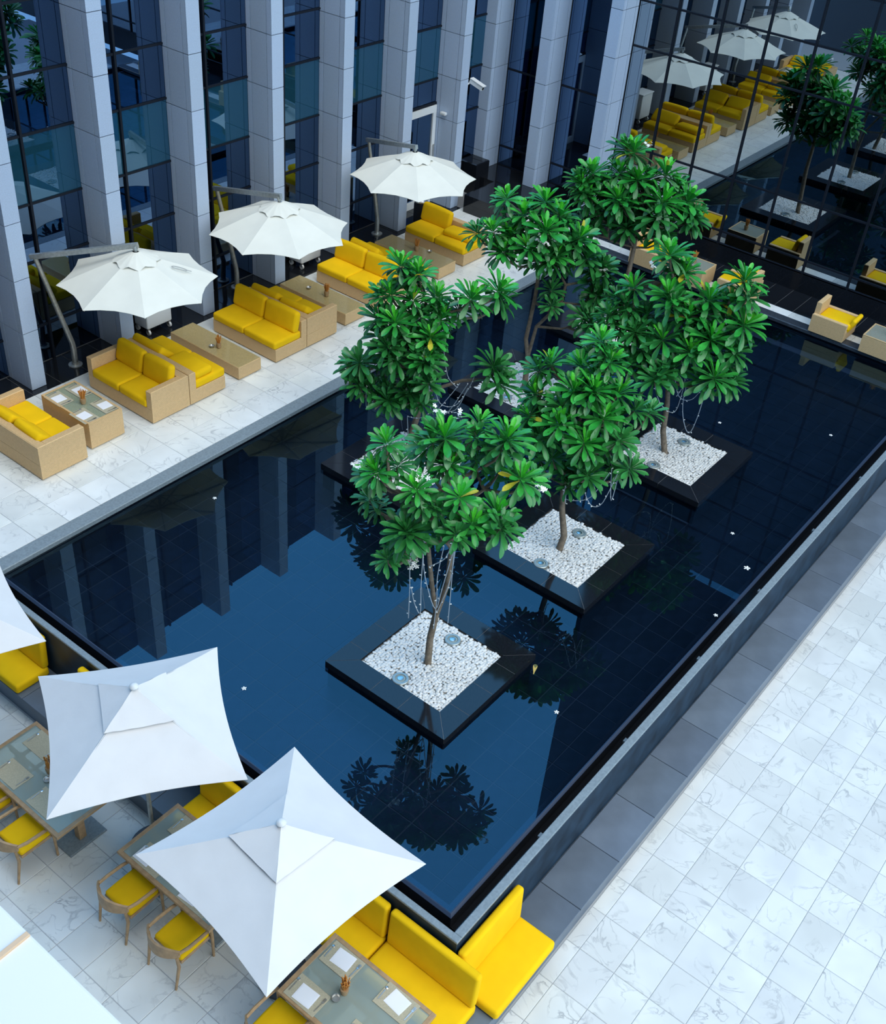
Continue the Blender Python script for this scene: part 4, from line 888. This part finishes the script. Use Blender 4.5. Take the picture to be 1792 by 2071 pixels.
for t, (base, ros, flw) in TREES.items():
    rr = random.Random(100 + t)
    root = thing('plumeria_tree', TLAB[t], 'tree', (*base, 0), 'plumeria trees in the pool planters')
    nodes = []
    for k, (pts, r0, r1) in enumerate(TRUNKS[t]):
        n = len(pts); part('trunk' if k == 0 else 'limb', MB().tube(pts, [r0 + (r1 - r0) * i / (n - 1) for i in range(n)], 10), BARK, root, True)
        for i, q in enumerate(pts):
            if q[2] > (.85 if t in (2, 3, 6) else 1.0) and (i > 0): nodes.append(Vector(q))
    tipn = Vector((13.71, 8.9, 1.66))
    if t == 5: nodes = [q for q in nodes if q.y > 9.9]
    leaves = []; full = sorted(ros, key=lambda q: math.hypot(q[0] - base[0], q[1] - base[1]) + .5 * q[2]); zmin = min(q[2] for q in ros)
    for (x, y, z, R) in ros:          # shoots deeper in the crown
        for _ in range(1):
            full.append((x + rr.uniform(-.20, .30), y + rr.uniform(-.20, .30), max(z - rr.uniform(.05, .32), zmin), R * rr.uniform(.85, 1.0)))
    for ri, (x, y, z, R) in enumerate(full):
        c = Vector((x, y, z)); R *= .90
        # branch: from the nearest node that lies below the rosette
        cand = sorted(nodes, key=lambda q: (q - c).length + (1.2 if q.z > c.z - .12 else 0))[0]
        if t == 5 and (c - tipn).length < .5: cand = tipn
        out = Vector((c.x - cand.x, c.y - cand.y, 0)); low_ = c - Vector((0, 0, .10))
        mid = cand.lerp(low_, .55) + Vector((0, 0, -.10 * out.length)) + Vector((rr.uniform(-.04, .04), rr.uniform(-.04, .04), 0))
        L = (low_ - cand).length
        if L > .12:
            if cand is not tipn: nodes.append(mid.lerp(low_, .3))
            part('branch', MB().tube([cand, cand.lerp(mid, .5), mid, mid.lerp(low_, .6) , c + Vector((0, 0, .0))], [.026, .023, .020, .019, .017], 7), BARK, root, True)
        tax = Vector((base[0], base[1], z)); o_ = (c - tax); o_.z = 0
        ax = (Vector((0, 0, 1)) + o_ * .35 + Vector((rr.uniform(-.15, .15), rr.uniform(-.15, .15), 0))).normalized()
        q0 = ax.to_track_quat('Z', 'Y').to_matrix()
        a0 = rr.uniform(0, 6.28)
        for (cnt, el, ln, kind, col) in ((6, 64, .68, 0, 'young'), (9, 40, .92, 1, 'mid'), (10, 14, 1.0, 2, 'mid'), (8, -14, .96, 3, 'old')):
            for i in range(cnt):
                az = a0 + 2 * PI * i / cnt + rr.uniform(-.16, .16) + el; e_ = math.radians(el + rr.uniform(-9, 9))
                Lf = R * ln * rr.uniform(.86, 1.1)
                d = Vector((math.cos(az) * math.cos(e_), math.sin(az) * math.cos(e_), math.sin(e_)))
                xa_ = q0 @ d; up_ = (q0 @ Vector((0, 0, 1))); up_ = (up_ - xa_ * up_.dot(xa_)).normalized()
                ya_ = up_.cross(xa_); Rm = Matrix((xa_, ya_, up_)).transposed() @ Matrix.Rotation(rr.uniform(-.3, .3), 3, 'X')
                org = c + (q0 @ Vector((0, 0, 1))) * (.02 * (el / 30)) + xa_ * .015
                g = rr.random()
                if col == 'young': cl = (.035 + .05 * g, .36 + .12 * g, .03)
                elif col == 'mid': cl = (.020 + .03 * g, .22 + .11 * g, .035 + .02 * g)
                else: cl = (.055 + .06 * g, .19 + .07 * g, .07 + .04 * g)
                if rr.random() < .012: cl = (.55, .42, .04)
                leaves.append(((org - CAMP).length - .35 * org.z + rr.uniform(0, .12) + (.25 if el < 0 else 0) + (.5 if ri >= len(ros) else 0), org, Rm, Lf, kind, cl))
    leaves.sort(key=lambda q: q[0]); bulk = MB()
    for k, (_, org, Rm, Lf, kind, cl) in enumerate(leaves):
        if k < 298:
            o = put('leaf', LM[kind], root, org - Vector(root.location), cl); o.rotation_euler = Rm.to_euler(); o.scale = (Lf, Lf * .80, Lf)
        else:
            vs, fs = LV[kind]; bulk.add([tuple(org + Rm @ (Vector((v[0], v[1] * .80, v[2])) * Lf)) for v in vs], fs)
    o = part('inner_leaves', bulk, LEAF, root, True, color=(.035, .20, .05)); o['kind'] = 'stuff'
    for (x, y, z) in flw:
        near = min(ros, key=lambda q: (Vector(q[:3]) - CAMP).angle(Vector((x, y, z)) - CAMP)); c = Vector(near[:3])
        tip = Vector((x, y, z)); toc = (c - CAMP).normalized()
        tip = CAMP + (tip - CAMP).normalized() * max(5, (c - CAMP).length - near[3] * .40)       # just in front of its rosette
        part('flower_stalk', MB().tube([c, c.lerp(tip, .5) + Vector((0, 0, .06)), tip - Vector((0, 0, .02))], .007, 5), LEAF, root, True, color=(.06, .3, .05))
        for k in range(6):
            p_ = tip + Vector((rr.uniform(-.07, .07), rr.uniform(-.07, .07), rr.uniform(-.05, .05)))
            o = put('flower', FLOWER, root, p_ - Vector(root.location), rot=(rr.uniform(-.7, .7), rr.uniform(-.9, .3), rr.uniform(0, 6))); o.scale = (.034,) * 3

# strings of small lights looped in four of the trees
def smooth(pts, n=5):
    pts = [Vector(p) for p in pts]; out = []
    for i in range(len(pts) - 1):
        p0, p1, p2, p3 = pts[max(i - 1, 0)], pts[i], pts[i + 1], pts[min(i + 2, len(pts) - 1)]
        for k in range(n):
            t = k / n; out.append(.5 * ((2 * p1) + (p2 - p0) * t + (2 * p0 - 5 * p1 + 4 * p2 - p3) * t * t + (3 * p1 - p0 - 3 * p2 + p3) * t ** 3))
    return out + [pts[-1]]
STR = {
 1: [[(8.70, 6.52, 2.45), (8.70, 6.52, 2.02), (8.71, 6.5, 1.61), (8.72, 6.49, 1.08)], [(8.88, 6.45, 2.5), (8.88, 6.45, 2.04), (8.92, 6.39, 1.62), (9.0, 6.27, 1.2), (9.04, 6.22, 1.56), (9.09, 6.15, 2.17), (9.12, 6.09, 2.5)], [(9.01, 6.08, 2.6), (9.01, 6.08, 2.33), (9.02, 6.07, 1.67), (9.02, 6.06, 1.06)], [(8.72, 6.48, 1.61), (8.76, 6.44, 1.35), (8.81, 6.37, 1.19), (8.8, 6.39, 1.7), (8.8, 6.4, 2.4)], [(8.76, 6.26, 2.09), (8.87, 6.11, 2.24), (8.91, 6.05, 2.5)], [(9.1, 6.3, 2.2), (9.05, 6.32, 1.7), (9.1, 6.33, 1.25), (9.12, 6.35, .7)], [(9.22, 6.2, 2.3), (9.2, 6.22, 1.6), (9.13, 6.33, 1.0)]],
 2: [[(12.15, 6.33, 1.5), (12.15, 6.33, 1.3), (12.22, 6.19, 1.27), (12.33, 5.98, 1.39), (12.4, 5.79, 1.9)], [(12.25, 6.1, 1.6), (12.3, 6.04, 1.38), (12.35, 5.93, 1.23), (12.4, 5.8, 1.35), (12.45, 5.68, 1.95)], [(12.5, 5.82, 1.9), (12.54, 5.74, 1.33), (12.55, 5.71, 1.9)], [(12.45, 6.42, 1.6), (12.43, 6.45, 1.2), (12.46, 6.44, .95)]],
 3: [[(15.76, 6.86, 1.7), (15.76, 6.86, 1.46), (15.82, 6.72, 1.14), (15.9, 6.54, 1.0), (15.94, 6.44, 1.11), (15.95, 6.42, 1.7)], [(15.97, 6.38, 1.7), (15.97, 6.38, 1.28), (16.0, 6.3, .9), (16.05, 6.16, .67), (16.07, 6.09, 1.06), (16.08, 6.07, 1.7)], [(15.77, 6.59, 1.9), (15.84, 6.43, 1.41), (15.93, 6.21, 1.4), (15.98, 6.05, 1.8)], [(15.79, 6.55, 2.16), (15.86, 6.39, 1.72), (15.83, 6.45, 1.41)]],
 5: [[(13.07, 9.68, 1.9), (13.07, 9.68, 1.37), (13.1, 9.65, .98), (13.15, 9.57, .87), (13.28, 9.38, 1.22), (13.36, 9.26, 1.48)], [(13.1, 9.64, 1.47), (13.19, 9.51, 1.05), (13.33, 9.3, 1.03), (13.43, 9.14, 1.36), (13.48, 9.06, 1.66)], [(12.88, 9.94, .72), (13.01, 9.77, .71), (13.15, 9.57, .89), (13.34, 9.29, .94), (13.43, 9.14, 1.40)], [(12.88, 9.95, .71), (12.91, 9.9, .05)], [(13.18, 9.53, 2.1), (13.24, 9.44, 1.6), (13.33, 9.3, 1.40)], [(12.41, 10.5, 1.3), (12.42, 10.48, .85), (12.52, 10.37, 1.1)], [(13.2, 9.75, 1.2), (13.3, 9.5, .75), (13.5, 9.2, 1.42)]],
}
for t, st in STR.items():
    r = thing('light_string', 'string of tiny pale lights looped through the ' + {1: 'tree nearest the viewer', 2: 'middle tree of the right row', 3: 'farthest tree of the right row', 5: 'tree with the long bare branch'}[t], 'string lights', st[0][0], 'light strings in the trees')
    bulbs = MB(); rr = random.Random(t)
    for s_ in st:
        sp = smooth(s_); part('wire', MB().tube(sp, .0065, 5), WIRE, r, True)
        for q in sp[::2]:
            d_ = Vector((rr.uniform(-1, 1), rr.uniform(-1, 1), rr.uniform(-.6, .6))).normalized() * .028; bulbs.tube([q, q + d_], [.006, .009], 5)
    o = part('bulbs', bulbs, PETAL, r); o['kind'] = 'stuff'

# fallen blossoms and one dry leaf on the water
k = 0
for (x, y, w) in ((9.74, 11.39, 'below the terrace coping at the left'), (7.14, 7.98, 'beside the parasol corner'), (9.68, 4.57, 'between the nearest planter and the pool rim'), (14.35, 4.0, 'close to the rim, largest of the fallen ones'), (15.01, 4.59, 'off the middle of the right rim'), (12.98, 3.85, 'on the pool rim'), (17.96, 6.35, 'beyond the farthest right planter'), (19.13, 4.58, 'at the far right of the pool')):
    o = put('fallen_flower', FLOWER, None, (x, y, -.098), rot=(0, 0, k * .9), scale=(.055,) * 3 if k == 3 else (.036,) * 3)
    tag(o, 'white blossom floating on the dark water ' + w, 'flower', 'blossoms fallen on the water'); k += 1
vs, fs = leaf_mesh(.12)
o = put('fallen_leaf', MB().add(vs, fs).mesh('fallen_leaf', BIRCH, True), None, (10.05, 5.21, -.095), rot=(0, 0, .45), scale=(.22, .20, .12)); tag(o, 'yellow dry leaf lying on the water beside the nearest planter', 'leaf')
